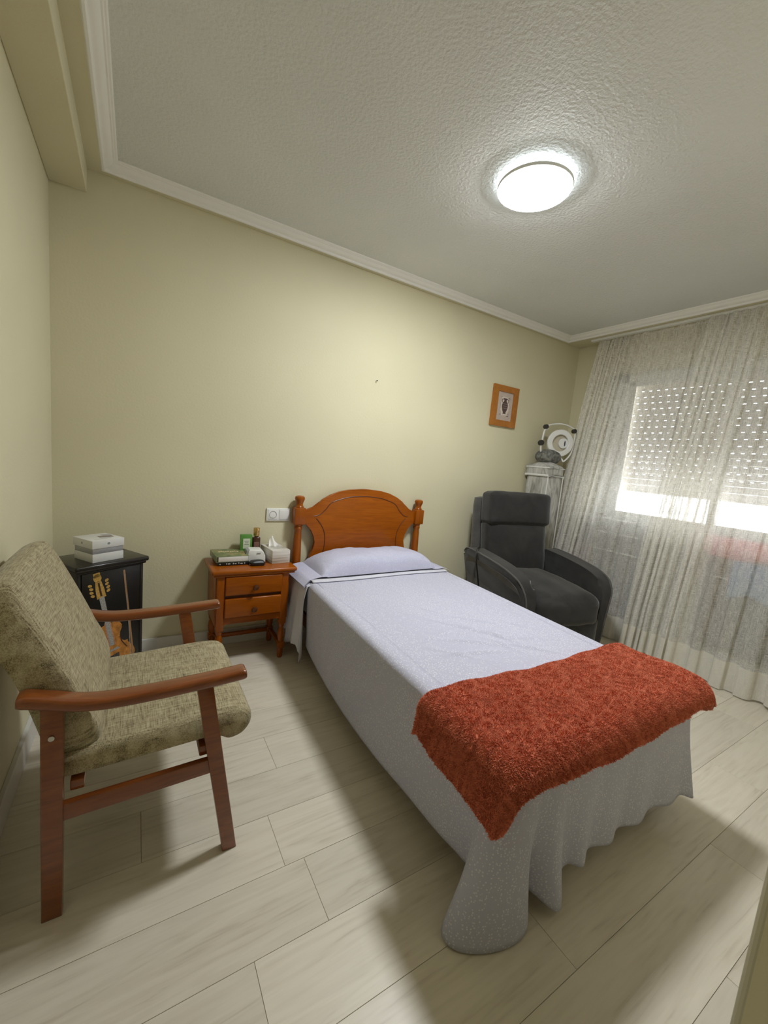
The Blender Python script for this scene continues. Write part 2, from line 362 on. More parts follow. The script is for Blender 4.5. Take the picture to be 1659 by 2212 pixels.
# ceiling and its painted border
ce = struct('ceiling', B((0.1, XW, HALL, 0.0, ZC, 2.6)), M_CEIL); ce['label'] = 'white stippled ceiling inside the plaster cornice'
CX0, CX1, CY0, CY1 = 0.197, 3.703, -0.03, YN + 0.03
bd = struct('trim_1', B((0.1, CX0, YN, 0, ZS, ZC), (CX1, XW, YN, 0, ZS, ZC), (CX0, CX1, CY0, 0, ZS, ZC), (CX0, CX1, YN, CY1, ZS, ZC), (0.0, 1.3, HALL, YN, ZS, ZC)), M_WALL)
bd['label'] = 'narrow cream ceiling border outside the white cornice'
prof = [(0.0, 0.0), (0.004, -0.004), (0.012, -0.004), (0.016, 0.0), (0.017, 0.006), (0.021, 0.008), (0.028, 0.010), (0.036, 0.014), (0.043, 0.020), (0.047, 0.026), (0.053, 0.026), (0.056, 0.029), (0.062, 0.030), (0.066, 0.036), (0.066, 0.05), (0.0, 0.05)]
bm = bmesh.new(); rings = []
for (sx, sy, X, Y) in ((1, -1, CX0, CY0), (-1, -1, CX1, CY0), (-1, 1, CX1, CY1), (1, 1, CX0, CY1)):
    rings.append([bm.verts.new((X + sx * d, Y + sy * d, ZS + h)) for d, h in prof])
for i in range(4):
    a, b = rings[i], rings[(i + 1) % 4]
    for q in range(len(prof) - 1): bm.faces.new((a[q], a[q + 1], b[q + 1], b[q]))
co = struct('trim_2', bm, M_CORN, smooth=True); co['label'] = 'white moulded plaster cornice around the ceiling'
be = struct('trim_3', B((0.0, 0.141, HALL, 0, 2.326, 2.55), bevel=0.003), M_WALL); be['label'] = 'cream boxed beam along the top of the left wall'
struct('baseboard_back', B((0, XW, -0.015, 0, 0, 0.098), bevel=0.002), M_BASE)['label'] = 'white baseboard along the back wall'
struct('baseboard_left', B((0, 0.015, HALL, -0.015, 0, 0.098), bevel=0.002), M_BASE)['label'] = 'white baseboard along the left wall'
struct('baseboard_right', B((XW - 0.015, XW, YN, -0.015, 0, 0.098), bevel=0.002), M_BASE)['label'] = 'white baseboard under the window'

# ---- window: frame, two sliding sashes
wi = struct('window_1', B((4.0, 4.10, WY1, WY1 + 0.06, WZ0, WZ1), (4.0, 4.10, WY0 - 0.14, WY0, WZ0, WZ1), (4.0, 4.10, WY1, WY0, WZ0, WZ0 + 0.045), (4.0, 4.10, WY1, WY0, WZ1 - 0.07, WZ1), bevel=0.003), M_WPLAS)
wi['label'] = 'white sliding window behind the sheer curtains'
for (ya, yb_, xo) in ((-1.25, -0.46, 4.03), (-2.07, -1.20, 4.06)):
    s_ = obj('sash', B((xo, xo + 0.028, ya, ya + 0.05, 0.92, 2.09), (xo, xo + 0.028, yb_ - 0.05, yb_, 0.92, 2.09), (xo, xo + 0.028, ya, yb_, 0.92, 0.965), (xo, xo + 0.028, ya, yb_, 2.05, 2.09), bevel=0.002), M_WPLAS, wi, local=True)
    obj('pane', B((xo + 0.011, xo + 0.017, ya + 0.04, yb_ - 0.04, 0.95, 2.06)), M_GLASS, s_, local=True, smooth=False)
obj('window_sill', B((XW - 0.02, 4.02, WY1 - 0.02, WY0 + 0.02, WZ0 - 0.03, WZ0), bevel=0.006), M_WHITE, wi, local=True)
# ---- roller shutter: slats with slots that let the daylight through
sh = thing('roller_shutter', 'beige slotted roller shutter lowered most of the way outside the window', 'shutter', (4.15, -1.24, 1.16))
PITCH = 0.0515; SY0, SY1 = -0.44, -2.10
zb_ = 1.16; ns = 19
for i in range(ns):
    za = zb_ + i * PITCH; zt = za + PITCH - 0.0008; offs = random.uniform(0, 0.062)
    if i < 2: bm = B((4.148, 4.156, SY1, SY0, za, zt))
    else:
        z1, z2 = za + 0.036, za + 0.042
        boxes = [(4.148, 4.156, SY1, SY0, za, z1), (4.148, 4.156, SY1, SY0, z2, zt)]
        yy = SY1; q = SY1 + 0.04 + offs
        while q < SY0 - 0.04:
            boxes.append((4.148, 4.156, yy, q, z1, z2)); yy = q + 0.022; q += 0.062
        boxes.append((4.148, 4.156, yy, SY0, z1, z2)); bm = B(*boxes)
    obj('slat', bm, M_SHUT, sh, smooth=False)
obj('bottom_rail', B((4.143, 4.159, SY1, SY0, 1.145, 1.16), bevel=0.002), M_SHUT, sh)

# ================================================================== CEILING LAMP
LX, LY = 1.80, -1.175
la = thing('ceiling_lamp', 'lit round white LED lamp mounted on the ceiling', 'lamp', (LX, LY, 2.40))
obj('base', lathe([(0.0, 0.030), (0.128, 0.030), (0.128, 0.0655), (0.0, 0.0655)], (LX, LY, 2.40), 48), M_WPLAS, la)
obj('back_glow', lathe([(0.1285, 0.048), (0.1325, 0.048), (0.1325, 0.060), (0.1285, 0.060), (0.1285, 0.048)], (LX, LY, 2.40), 48, cap=False), M_HALO, la)
obj('rim', lathe([(0.1505, 0.030), (0.155, 0.0305), (0.1565, 0.034), (0.1565, 0.042), (0.153, 0.045), (0.12, 0.046), (0.12, 0.036), (0.1505, 0.036), (0.1505, 0.030)], (LX, LY, 2.40), 64, cap=False), M_WPLAS, la)
obj('diffuser', lathe([(0.0, 0.019), (0.07, 0.0195), (0.12, 0.021), (0.14, 0.0235), (0.1495, 0.0285), (0.1495, 0.034), (0.0, 0.034)], (LX, LY, 2.40), 64), M_GLOW, la)

# ================================================================== BED
bed = thing('single_bed', 'honey pine single bed with arched headboard and turned posts', 'bed', (1.717, -1.0, 0))
out_top = [(1.294, .861), (1.339, .872), (1.375, .900), (1.399, .930), (1.453, .962), (1.52, .987), (1.59, 1.002), (1.684, 1.010), (1.755, 1.010)]
def mirror(pts, c=1.717): return [(2 * c - x, z) for x, z in pts][::-1]
out_top = [(1.265, .858)] + out_top[:-1] + [(1.717, 1.011)]
top_full = out_top + mirror(out_top)[1:]
lowL = [(1.265, .775), (1.301, .768), (1.336, .732), (1.359, .687), (1.369, .642), (1.359, .597), (1.335, .559), (1.33, .50), (1.33, .40)]
poly = top_full + mirror(lowL)[::-1] + lowL[::-1]
sm = []
hb = obj('headboard', prism(poly, 'y', -0.062, -0.038, bevel=0.005), M_PINE, bed, sharp=0.5)
gt = catmull([(1.345, -.0625, .819), (1.388, -.0625, .832), (1.426, -.0625, .866), (1.464, -.0625, .911), (1.518, -.0625, .932), (1.594, -.0625, .952), (1.717, -.0625, .961), (1.84, -.0625, .952), (1.916, -.0625, .932), (1.97, -.0625, .911), (2.008, -.0625, .866), (2.046, -.0625, .832), (2.089, -.0625, .819)], 6)
obj('groove', tube(gt, 0.0028, 6), M_PINE_D, hb)
for c in (1, -1):
    gs = catmull([(1.364, -.0625, .805), (1.400, -.0625, .763), (1.424, -.0625, .718), (1.433, -.0625, .673), (1.432, -.0625, .614), (1.42, -.0625, .56)], 6)
    if c < 0: gs[:, 0] = 2 * 1.717 - gs[:, 0]
    obj('groove', tube(gs, 0.0028, 6), M_PINE_D, hb)
for px in (1.247, 2.187):
    py = -0.052
    p_ = obj('bed_post', joinbm(B((px - .037, px + .037, py - .034, py + .034, .765, .875), bevel=0.008),
        lathe([(0.0, 0), (.027, 0), (.027, .30), (.022, .31), (.028, .325), (.028, .345), (.02, .352), (.025, .37), (.0265, .45), (.029, .53), (.0265, .62), (.023, .70), (.021, .725), (.026, .735), (.026, .745), (.022, .75), (.027, .757), (.027, .768), (.0, .768)], (px, py, 0), 20)), M_PINE_V, bed)
    obj('finial', lathe([(0.0, .872), (.027, .872), (.028, .880), (.023, .887), (.021, .898), (.024, .910), (.030, .924), (.032, .934), (.029, .944), (.018, .950), (0, .951)], (px, py, 0), 20), M_PINE_V, p_)
for sx in (1.262, 2.145):
    o = obj('side_rail', prism([(sx - .012, -0.07), (sx + .012, -0.07), (sx + .012 - .07, -1.93), (sx - .012 - .07, -1.93)], 'z', .17, .29), M_PINE, bed)
obj('end_rail', B((1.20, 2.08, -1.925, -1.90, .17, .29), bevel=.003), M_PINE, bed)
for (lx, ly) in ((1.225, -1.88), (2.055, -1.88)): obj('leg', B((lx - .025, lx + .025, ly - .025, ly + .025, 0, .20), bevel=.004), M_PINE_V, bed)
obj('slat_base', B((1.22, 2.09, -1.89, -.10, .25, .275), bevel=.003), M_PINE, bed)
def xc(y): return 1.712 + 0.045 * y
bm = cushion(.47, .90, .10, .045, n=10); bm.transform(Matrix.Translation((1.667, -1.0, .385)))
tag(obj('mattress', bm, M_MATT), 'white single mattress hidden under the lavender bedspread', 'mattress')

# ---- lower sheet at the head, hanging out on the left side
def drape(edge, hem, t, r=0.035, sag=0.0):
    """from the top edge over a rounded corner down to the hem"""
    e, h = np.array(edge, float), np.array(hem, float); d = h - e; ho = np.array((d[0], d[1], 0))
    k = t; w = k ** 1.6
    p = e + np.array((ho[0], ho[1], 0)) * w; p[2] = e[2] + (h[2] - e[2]) * k
    if k < 0.16: p[2] = e[2] + (h[2] - e[2]) * (k * k / 0.32 + k * 0.5)
    return p
ZT = 0.498
def sheet_fn(u, v):
    y = -0.075 - 0.40 * v
    le = xc(y) - 0.508; re = xc(y) + 0.512; n_t = 0.42
    if u < n_t:
        t = 1 - u / n_t; fold = 0.018 * math.sin(v * 21 + 0.6) * t + 0.008 * math.sin(v * 47) * t
        zb = 0.115 + 0.03 * math.sin(v * 9) - (0.085 * max(0, (v - .82) / .18) if v > .82 else 0)
        return (le - 0.010 - 0.02 * (1 - (1 - min(1, t * 4)) ** 2) + fold - 0.012 * t, y + .02 * t * math.sin(v * 13), ZT + (zb - ZT) * t - 0.004)
    w = (u - n_t) / (1 - n_t); x = le + (re - le) * w
    return (x, y, ZT + 0.002 + 0.004 * math.sin(w * 15) * math.sin(v * 7) * min(1, w * 8) - (0.010 if w > .99 else 0))
o = obj('bed_sheet', grid(sheet_fn, 70, 30), M_SHEET); solidify(o, 0.003)
tag(o, 'pale lavender sheet under the pillow, its left edge hanging beside the nightstand', 'sheet')

# ---- bedspread
E_ = [  # (edge x, y), (hem x, y, z)
 ((1.183, -.455), (1.205, -.43, .115)), ((1.176, -.60), (1.185, -.60, .105)), ((1.165, -.85), (1.160, -.86, .10)), ((1.158, -1.1), (1.146, -1.10, .098)), ((1.150, -1.35), (1.143, -1.35, .10)),
 ((1.145, -1.55), (1.150, -1.55, .105)), ((1.141, -1.70), (1.160, -1.71, .10)), ((1.138, -1.80), (1.172, -1.80, .098)), ((1.137, -1.86), (1.172, -1.845, .085)),
 ((1.138, -1.90), (1.105, -1.862, .05)), ((1.141, -1.925), (1.048, -1.885, .012)), ((1.150, -1.948), (1.060, -1.930, .006)), ((1.165, -1.962), (1.125, -1.970, .006)), ((1.185, -1.968), (1.205, -1.990, .006)),
 ((1.21, -1.970), (1.262, -1.982, .008)), ((1.235, -1.970), (1.283, -1.955, .03)), ((1.262, -1.970), (1.292, -1.93, .075)), ((1.29, -1.970), (1.315, -1.955, .06)), ((1.32, -1.970), (1.355, -2.000, .03)), ((1.345, -1.970), (1.392, -1.992, .028)),
 ((1.375, -1.970), (1.412, -1.958, .06)), ((1.41, -1.970), (1.445, -1.962, .098)), ((1.47, -1.970), (1.49, -1.985, .088)), ((1.54, -1.970), (1.55, -1.962, .10)), ((1.62, -1.970), (1.63, -1.985, .10)), ((1.70, -1.970), (1.70, -1.968, .11)),
 ((1.78, -1.970), (1.79, -1.99, .105)), ((1.87, -1.970), (1.88, -1.978, .115)), ((1.96, -1.970), (1.98, -1.998, .105)), ((2.04, -1.970), (2.06, -1.995, .11)), ((2.09, -1.966), (2.12, -2.015, .09)), ((2.115, -1.955), (2.135, -2.0, .095)), ((2.126, -1.93), (2.14, -1.95, .10)),
 ((2.13, -1.85), (2.145, -1.85, .12)), ((2.14, -1.6), (2.165, -1.6, .12)), ((2.16, -1.2), (2.18, -1.2, .12)), ((2.185, -.8), (2.21, -.8, .12)), ((2.20, -.445), (2.225, -.44, .12))]
per = 9
ed = catmull([(*a, ZT) for a, b in E_], per); he = catmull([b for a, b in E_], per); NP = len(ed); NTd = 26
bm = bmesh.new(); rows_ = []
cen = np.array((1.66, -1.1))
for i in range(NP):
    e, h = ed[i], he[i]; r = 0.030
    # outward direction at this edge point
    a, b = ed[max(i - 1, 0)], ed[min(i + 1, NP - 1)]; tg = b[:2] - a[:2]; tg = tg / (np.linalg.norm(tg) + 1e-9); nrm = np.array((tg[1], -tg[0]))
    if nrm @ (e[:2] - cen) < 0: nrm = -nrm
    nrm = nrm
    col = [np.array((*(e[:2] - nrm * (r + .05 * min(1, i / 20, (NP - 1 - i) / 20))), ZT + 0.006)), np.array((*(e[:2] - nrm * (r + .02)), ZT + 0.006))]
    for j in range(5):                      # rounded shoulder
        ph = j / 4 * PI / 2; p = np.array((*(e[:2] + nrm * (r * math.sin(ph) - r)), ZT + 0.006 - r + r * math.cos(ph))); col.append(p)
    s = col[-1]
    for j in range(1, NTd + 1):
        t = j / NTd; w = t * t * (1.7 - .7 * t); p = s + (h - s) * t; p[:2] = s[:2] + (h[:2] - s[:2]) * w; col.append(p)
    rows_.append(col)
V = [[bm.verts.new(tuple(p)) for p in c_] for c_ in rows_]
for i in range(NP - 1):
    for j in range(len(V[0]) - 1): bm.faces.new((V[i][j], V[i + 1][j], V[i + 1][j + 1], V[i][j + 1]))
# the top: fill inside the shoulder ring as a grid
inner = [v[0] for v in V]
def tess_top():
    L = {}
    xl = lambda y: np.interp(-y, [-q[0][1] for q in E_[:10]], [q[0][0] for q in E_[:10]]) + .045
    xr = lambda y: np.interp(-y, [-q[0][1] for q in E_[::-1][:6]], [q[0][0] for q in E_[::-1][:6]]) - .045
    def f(u, v):
        y = -.452 - (1.930 - .452) * v
        a, b = xl(y), xr(y)
        cr = 0.012 * max(0, (v - .985) / .015)
        x = a + cr + (b - a - 2 * cr) * u
        z = ZT + 0.0054
        z += 0.003 * math.sin(x * 9 + y * 4) * math.sin(u * PI) * math.sin(v * PI)
        # creases
        for (cx_, cy_, ang, ln, am) in ((1.62, -1.25, 2.2, .30, .007), (1.55, -1.38, 2.6, .22, .006), (1.70, -1.35, 2.0, .25, .006), (1.45, -1.28, 0.2, .2, .005), (1.75, -1.5, 2.4, .2, .006), (1.9, -1.3, 2.1, .2, .004), (1.6, -1.02, 2.1, .22, .004), (1.50, -1.46, 2.9, .26, .005), (1.66, -1.44, 1.9, .16, .006), (1.58, -1.30, 0.5, .14, .005), (1.80, -1.42, 2.7, .22, .005), (1.40, -1.42, 2.3, .18, .004), (1.95, -1.05, 2.0, .3, .003), (1.72, -1.18, 2.45, .26, .005)):
            dx, dy = x - cx_, y - cy_; al = dx * math.cos(ang) + dy * math.sin(ang); pe = -dx * math.sin(ang) + dy * math.cos(ang)
            z += 1.5 * am * math.exp(-(pe / .011) ** 2) * math.exp(-(al / (ln * .5)) ** 2)
        return (x, y, z)
    return f
top = grid(tess_top(), 130, 200)
o = obj('bedspread', joinbm(bm, top), M_LINEN, sharp=1.2); solidify(o, 0.003, 1)
tag(o, 'lavender dotted cotton bedspread hanging to the floor at the near corner', 'bedspread')
# turned-over white strip
def strip(u, v):
    x = 1.20 + (2.175 - 1.20) * u; wdt = 0.055 - 0.012 * u; y = -.425 - wdt * v - .008 * math.sin(u * 7)
    return (x, y, ZT + 0.012 + 0.006 * math.sin(v * PI) * (0.6 + .4 * math.sin(u * 19)))
fb = obj('folded_edge', grid(strip, 60, 8), M_SHEET, o, local=False)
fb.data.transform(Matrix.Translation(Vector((0, 0, 0)))); solidify(fb, 0.003, 1)

# ---- pillow with flat case ends
def pillow_fn(side):
    def f(u, v):
        U = (u - .5) * 2; Vv = (v - .5) * 2; L, D, Hh = .50, .170, .112
        x = 1.705 + U * L * 1.10; y = -.245 + Vv * D
        y += .015 * U
        a = min(1, abs(U) * 1.10)
        if a < 0.84: h = (1 - (a / .84) ** 4.5) ** .5
        else: h = 0
        h *= max(0, 1 - abs(Vv) ** 4.2) ** .5 * (1 - .10 * Vv * (Vv > 0))
        wr = math.sin(U * 23 + 3 * Vv + 1.5 * math.sin(U * 7)) * math.sin(U * 11 - Vv * 6 + 1) + .6 * math.sin(U * 47 + Vv * 13)
        h *= 1 + .05 * math.sin(U * 9 + 1) * math.sin(Vv * 4 + 2) + .030 * wr * (.35 + .65 * min(1, abs(Vv)))
        base = ZT + 0.014 + 0.006 * math.sin(U * 14) * (a > .8)
        over = max(0, abs(x - 1.69) - .50); base -= over * 0.75 * (1.0 if U < 0 else 0.55)
        sq = 0.04 * (1 - h) * abs(U) ** 8
        y += -sq * 0.8
        if side > 0: return (x, y, base + Hh * h + .006)
        return (x, y, min(base, ZT + .012) - over * .1 - .001)
    return f
o = obj('pillow', joinbm(grid(pillow_fn(1), 90, 36), grid(pillow_fn(-1), 90, 36)), linen('lavender_pillowcase', (0.50, 0.50, 0.645, 1), (0.60, 0.60, 0.70, 1)))
bmx = bmesh.new(); bmx.from_mesh(o.data); bmesh.ops.remove_doubles(bmx, verts=bmx.verts, dist=0.004); bmesh.ops.recalc_face_normals(bmx, faces=bmx.faces); bmx.to_mesh(o.data); bmx.free()
tag(o, 'long lavender pillow with flat case ends against the headboard', 'pillow')

# ---- rust fleece blanket folded over the foot
def over1(s, e0, e1, R=0.04):
    """distance s along a strip that lies flat between e0 and e1 and bends down beyond: returns coordinate and drop"""
    if s < e0:
        d = e0 - s
        if d < R * PI / 2: a = d / R; return e0 - R * math.sin(a), R * (1 - math.cos(a))
        return e0 - R, R + (d - R * PI / 2)
    if s > e1:
        d = s - e1
        if d < R * PI / 2: a = d / R; return e1 + R * math.sin(a), R * (1 - math.cos(a))
        return e1 + R, R + (d - R * PI / 2)
    return s, 0.0
def blanket(layer):
    dz = 0.012 + .018 * layer
    def f(u, v):
        sm_ = min(1.0, u / .16); sm_ = sm_ * sm_ * (3 - 2 * sm_)
        SX0 = 1.012 - 0.048 * v - .006 * layer; SX1 = 2.205 + .02 * v
        SY0 = -1.635 - 0.030 * u + 0.010 * math.sin(u * 9) - .006 * layer; SY1 = -1.995 - .055 * sm_ + .010 * math.sin(u * 7 + 1) - .008 * layer + .022 * max(0, 1 - u / .05) ** 2 + .05 * max(0, (u - .93) / .07) ** 2
        sx = SX0 + (SX1 - SX0) * u; sy = SY0 + (SY1 - SY0) * v
        x, dx = over1(sx, 1.152, 2.108); y, dy = over1(-sy, 0.5, 1.955, .042); y = -y
        if x < 1.6: x -= 0.14 * dx
        y -= 0.10 * dy
        z = ZT + dz + .010 - dx * 0.97 - dy * 0.9
        z += .005 * math.sin(x * 13 + y * 9) * math.sin(y * 17) + .003 * math.sin(x * 31 - y * 23)
        z -= .018 * max(0, 1 - v / .05) ** 2 * (1 if layer else .4)
        return (x - .012 * layer * (x < 1.2), y - .010 * layer * max(0, (v - .85) / .15), z)
    return f
bl = thing('blanket', 'rust red fleece blanket folded across the foot of the bed', 'blanket', (1.64, -1.85, 0.52))
lo = obj('under_layer', grid(blanket(0), 60, 26), M_RUST, bl); solidify(lo, 0.008, 1)
fnb = blanket(1); hi = obj('top_layer', grid(fnb, 110, 48), M_RUST, bl, local=False); solidify(hi, 0.010, 0)
# pile: short leaning tufts all over the top layer
NTF = 130000; GU, GV = 110, 48
G = np.array([[fnb(i / GU, j / GV) for j in range(GV + 1)] for i in range(GU + 1)])
fu = RNG.random(NTF) * (GU - 1e-3); fv = RNG.random(NTF) * (GV - 1e-3); iu = fu.astype(int); iv = fv.astype(int); au = (fu - iu)[:, None]; av = (fv - iv)[:, None]
p00, p10, p01, p11 = G[iu, iv], G[iu + 1, iv], G[iu, iv + 1], G[iu + 1, iv + 1]
PT = (p00 * (1 - au) + p10 * au) * (1 - av) + (p01 * (1 - au) + p11 * au) * av
DU = (p10 - p00) * (1 - av) + (p11 - p01) * av; DV = (p01 - p00) * (1 - au) + (p11 - p10) * au
NN = -np.cross(DU, DV); NN /= np.linalg.norm(NN, axis=1)[:, None] + 1e-12
T1 = DU / (np.linalg.norm(DU, axis=1)[:, None] + 1e-12); T2 = np.cross(NN, T1)
A0 = 3.0 * np.sin(PT[:, 0] * 61 + 2 * np.sin(PT[:, 1] * 47)) + 2.5 * np.sin(PT[:, 1] * 73 + PT[:, 0] * 29) + RNG.normal(0, 1.3, NTF)   # tufts lie in swirls
LN = RNG.uniform(.0045, .0080, NTF)[:, None]; WD = RNG.uniform(.0016, .0027, NTF)[:, None]
LEAN = (T1 * np.cos(A0)[:, None] + T2 * np.sin(A0)[:, None]) * RNG.uniform(.3, 1.0, NTF)[:, None]
BASE = PT + NN * .0045; TIP = BASE + (NN * .9 + LEAN) * LN
vs = [BASE + (T1 * np.cos(A0 + q * 2.094)[:, None] + T2 * np.sin(A0 + q * 2.094)[:, None]) * WD for q in range(3)] + [TIP]
verts = np.stack(vs, 1).reshape(-1, 3); i0 = np.arange(NTF)[:, None] * 4
faces = np.concatenate([i0 + np.array([[0, 1, 3]]), i0 + np.array([[1, 2, 3]]), i0 + np.array([[2, 0, 3]])], 1).reshape(-1, 3).tolist(); verts = verts.tolist()
me = bpy.data.meshes.new('fleece_pile'); me.from_pydata([tuple(v) for v in verts], [], faces); me.transform(Matrix.Translation(-bl.location)); me.materials.append(M_RUST)
o = bpy.data.objects.new('fleece_pile', me); COL.objects.link(o); o.parent = bl; o['kind'] = 'stuff'

# ================================================================== NIGHTSTAND
ns_ = thing('nightstand', 'honey pine nightstand with two drawers and turned legs', 'nightstand', (0.93, -0.165, 0))
tp = [(.697, -.322), (1.163, -.322), (1.163, -.018), (.697, -.018)]
obj('top', B((.697, 1.163, -.322, -.018, .536, .560), bevel=.010, seg=4), M_PINE, ns_)
obj('under_moulding', B((.708, 1.152, -.312, -.02, .524, .537), bevel=.004), M_PINE, ns_)
for sx in (.722, 1.112): obj('side_panel', B((sx, sx + .016, -.285, -.03, .245, .526), bevel=.002), M_PINE_V, ns_)
obj('back_panel', B((.735, 1.115, -.04, -.03, .245, .526)), M_PINE, ns_)
obj('bottom_panel', B((.735, 1.115, -.285, -.035, .245, .258)), M_PINE, ns_)
obj('divider', B((.75, 1.10, -.292, -.28, .397, .416)), M_PINE_D, ns_)
obj('top_rail', B((.75, 1.10, -.294, -.28, .520, .53)), M_PINE_D, ns_)
ap = [(.75, .290), (1.10, .290), (1.10, .245), (1.075, .245), (1.062, .252), (1.04, .262), (.81, .262), (.788, .252), (.775, .245), (.75, .245)]
obj('apron', prism(ap, 'y', -.296, -.282, bevel=.002), M_PINE, ns_)
for (za, zb2, kx, kz) in ((.416, .521, .926, .460), (.291, .397, .924, .333)):
    d_ = obj('drawer', B((.769, 1.080, -.312, -.06, za, zb2), bevel=.006, seg=3), M_PINE, ns_)
    kb = lathe([(0, 0), (.008, 0), (.007, .008), (.008, .012), (.015, .018), (.017, .023), (.014, .029), (.006, .032), (0, .0325)], (0, 0, 0), 18)
    kb.transform(Matrix.Translation((kx, -.311, kz)) @ Matrix.Rotation(PI / 2, 4, 'X')); obj('knob', kb, MATS.get('dark_knob') or plain('dark_knob', (.085, .024, .006, 1), .3), d_)
for (lx, ly) in ((.748, -.284), (1.098, -.284), (.748, -.048), (1.098, -.048)):
    obj('leg', joinbm(B((lx - .020, lx + .020, ly - .020, ly + .020, .215, .530), bevel=.004),
        B((lx - .019, lx + .019, ly - .019, ly + .019, .062, .10), bevel=.004),
        lathe([(0, 0), (.013, 0), (.016, .02), (.017, .045), (.014, .06), (.018, .065), (.018, .098), (.014, .104), (.019, .125), (.021, .15), (.016, .178), (.012, .190), (.017, .198), (.018, .216), (0, .216)], (lx, ly, 0), 18)), M_PINE_V, ns_)
obj('stretcher', B((.76, 1.09, -.058, -.038, .066, .090), bevel=.004), M_PINE, ns_)
for lx in (.748, 1.098): obj('stretcher', B((lx - .010, lx + .010, -.27, -.06, .070, .092), bevel=.003), M_PINE_V, ns_)

# ---- things on the nightstand
ZN = 0.560
def rotbox(c, sx, sy, z0, z1, ang, bevel=0.002, seg=2):
    bm = B((-sx / 2, sx / 2, -sy / 2, sy / 2, z0, z1), bevel=bevel, seg=seg); bm.transform(Matrix.Translation((c[0], c[1], 0)) @ Matrix.Rotation(ang, 4, 'Z')); return bm
bk = thing('black_book', 'black book with white spine lettering under the green book', 'book', (.825, -.14, ZN))
obj('cover', rotbox((.825, -.132), .172, .165, ZN, ZN + .019, .02, .003), M_BLACK, bk)
for i, (a, w, h) in enumerate(((-.07, .006, .006), (-.035, .005, .009), (-.022, .012, .007), (.0, .004, .010), (.012, .010, .006), (.03, .003, .012), (.045, .012, .006), (.062, .004, .009))):
    obj('lettering', rotbox((.823 + a, -.2155), w, .0012, ZN + .008, ZN + .008 + h * .8, .02, 0), plain('pale_print', (.6, .6, .58, 1), .6) if i == 0 else MATS['pale_print'], bk, smooth=False)
k = NT('green_book_cover'); mp = k.coords((14, 10, 1)); nz = k.n('ShaderNodeTexNoise'); nz.inputs['Scale'].default_value = 1.4; nz.inputs['Detail'].default_value = 5; k.l(mp, 'Vector', nz, 'Vector')
r = k.ramp(nz, 'Fac', [(.35, (.10, .135, .05, 1)), (.52, (.17, .20, .085, 1)), (.62, (.30, .26, .11, 1)), (.7, (.22, .10, .03, 1))]); k.l(r, 'Color', k.b, 'Base Color'); k.b.inputs['Roughness'].default_value = .35
bk2 = thing('green_book', 'thick book with green and ochre cover lying on the nightstand', 'book', (.815, -.12, ZN + .019))
BZ = ZN + .019
obj('pages', rotbox((.822, -.125), .160, .168, BZ + .003, BZ + .031, .035, .001), plain('paper', (.74, .73, .69, 1), .8), bk2)
for z_ in (BZ, BZ + .031): obj('cover', rotbox((.818, -.121), .176, .176, z_ + .0002, z_ + .0032, .035, .001), MATS['green_book_cover'], bk2)
obj('spine', rotbox((.733, -.124), .006, .176, BZ, BZ + .0345, .035, .002), MATS['green_book_cover'], bk2)
for i in range(9):
    obj('title_letter', rotbox((.765 + i * .0125, -.10 + .006 * math.sin(i * 2.1)), .009, .022, BZ + .0342, BZ + .0348, .035 + .2 * math.sin(i), 0), plain('cream_print', (.62, .50, .28, 1), .5) if i == 0 else MATS['cream_print'], bk2, smooth=False)
# white rounded device
dv = thing('white_monitor_device', 'small white rounded device with grey side beside the green book', 'device', (.955, -.155, ZN))
pf = [(-.05, .004), (-.046, 0), (.046, 0), (.050, .006), (.048, .045), (.036, .068), (.026, .076), (-.036, .078), (-.046, .072), (-.050, .06)]
bm = prism([(a, b) for a, b in pf], 'y', -.04, .045, bevel=.004, seg=3); bm.transform(Matrix.Translation((.962, -.150, ZN)) @ Matrix.Rotation(-.08, 4, 'Z')); obj('case', bm, M_WPLAS, dv)
bm = prism([(a * 1.0 - .004, b * .98) for a, b in pf], 'y', -.034, .04); bm.transform(Matrix.Translation((.957, -.150, ZN)) @ Matrix.Rotation(-.08, 4, 'Z') @ Matrix.Scale(.995, 4)); obj('grey_side', bm, plain('grey_plastic', (.33, .34, .34, 1), .5), dv)
obj('lettering', rotbox((.968, -.1935), .022, .0012, ZN + .058, ZN + .0615, -.08, 0), M_GREYMARK, dv, smooth=False)
bm = cushion(.041, .026, .013, .012, n=8, bulge=(0, 0, .006)); bm.transform(Matrix.Translation((.952, -.232, ZN + .0135)))
tag(obj('black_mouse', bm, M_BLACK), 'black oval computer mouse at the front of the nightstand', 'mouse')
gc = thing('green_box', 'small upright green box with pale label behind the books', 'box', (.922, -.06, ZN))
obj('carton', rotbox((.922, -.062), .066, .03, ZN, ZN + .145, -.05, .001), plain('green_card', (.09, .26, .045, 1), .4), gc)
lb = obj('label_panel', rotbox((.9225, -.0778), .040, .001, ZN + .062, ZN + .123, -.05, 0), plain('pale_label', (.62, .68, .52, 1), .5), gc, smooth=False)
for i in range(3): obj('print_line', rotbox((.9225, -.0786), .026 - .006 * (i % 2), .0006, ZN + .086 + i * .010, ZN + .090 + i * .010, -.05, 0), M_GREYMARK, lb, smooth=False)
bo = thing('perfume_bottle', 'slim brown glass bottle with gold cap on the nightstand', 'bottle', (.984, -.055, ZN))
obj('glass', joinbm(rotbox((.984, -.055), .044, .034, ZN, ZN + .128, 0, .006, 3), lathe([(0, .125), (.012, .125), (.012, .142), (0, .142)], (.984, -.055, ZN), 16)), plain('brown_glass', (.06, .022, .014, 1), .1), bo)
obj('cap', lathe([(0, .136), (.0175, .136), (.018, .138), (.018, .182), (.0165, .185), (0, .185)], (.984, -.055, ZN), 24), plain('gold_metal', (.62, .42, .17, 1), .25, 1.0), bo)
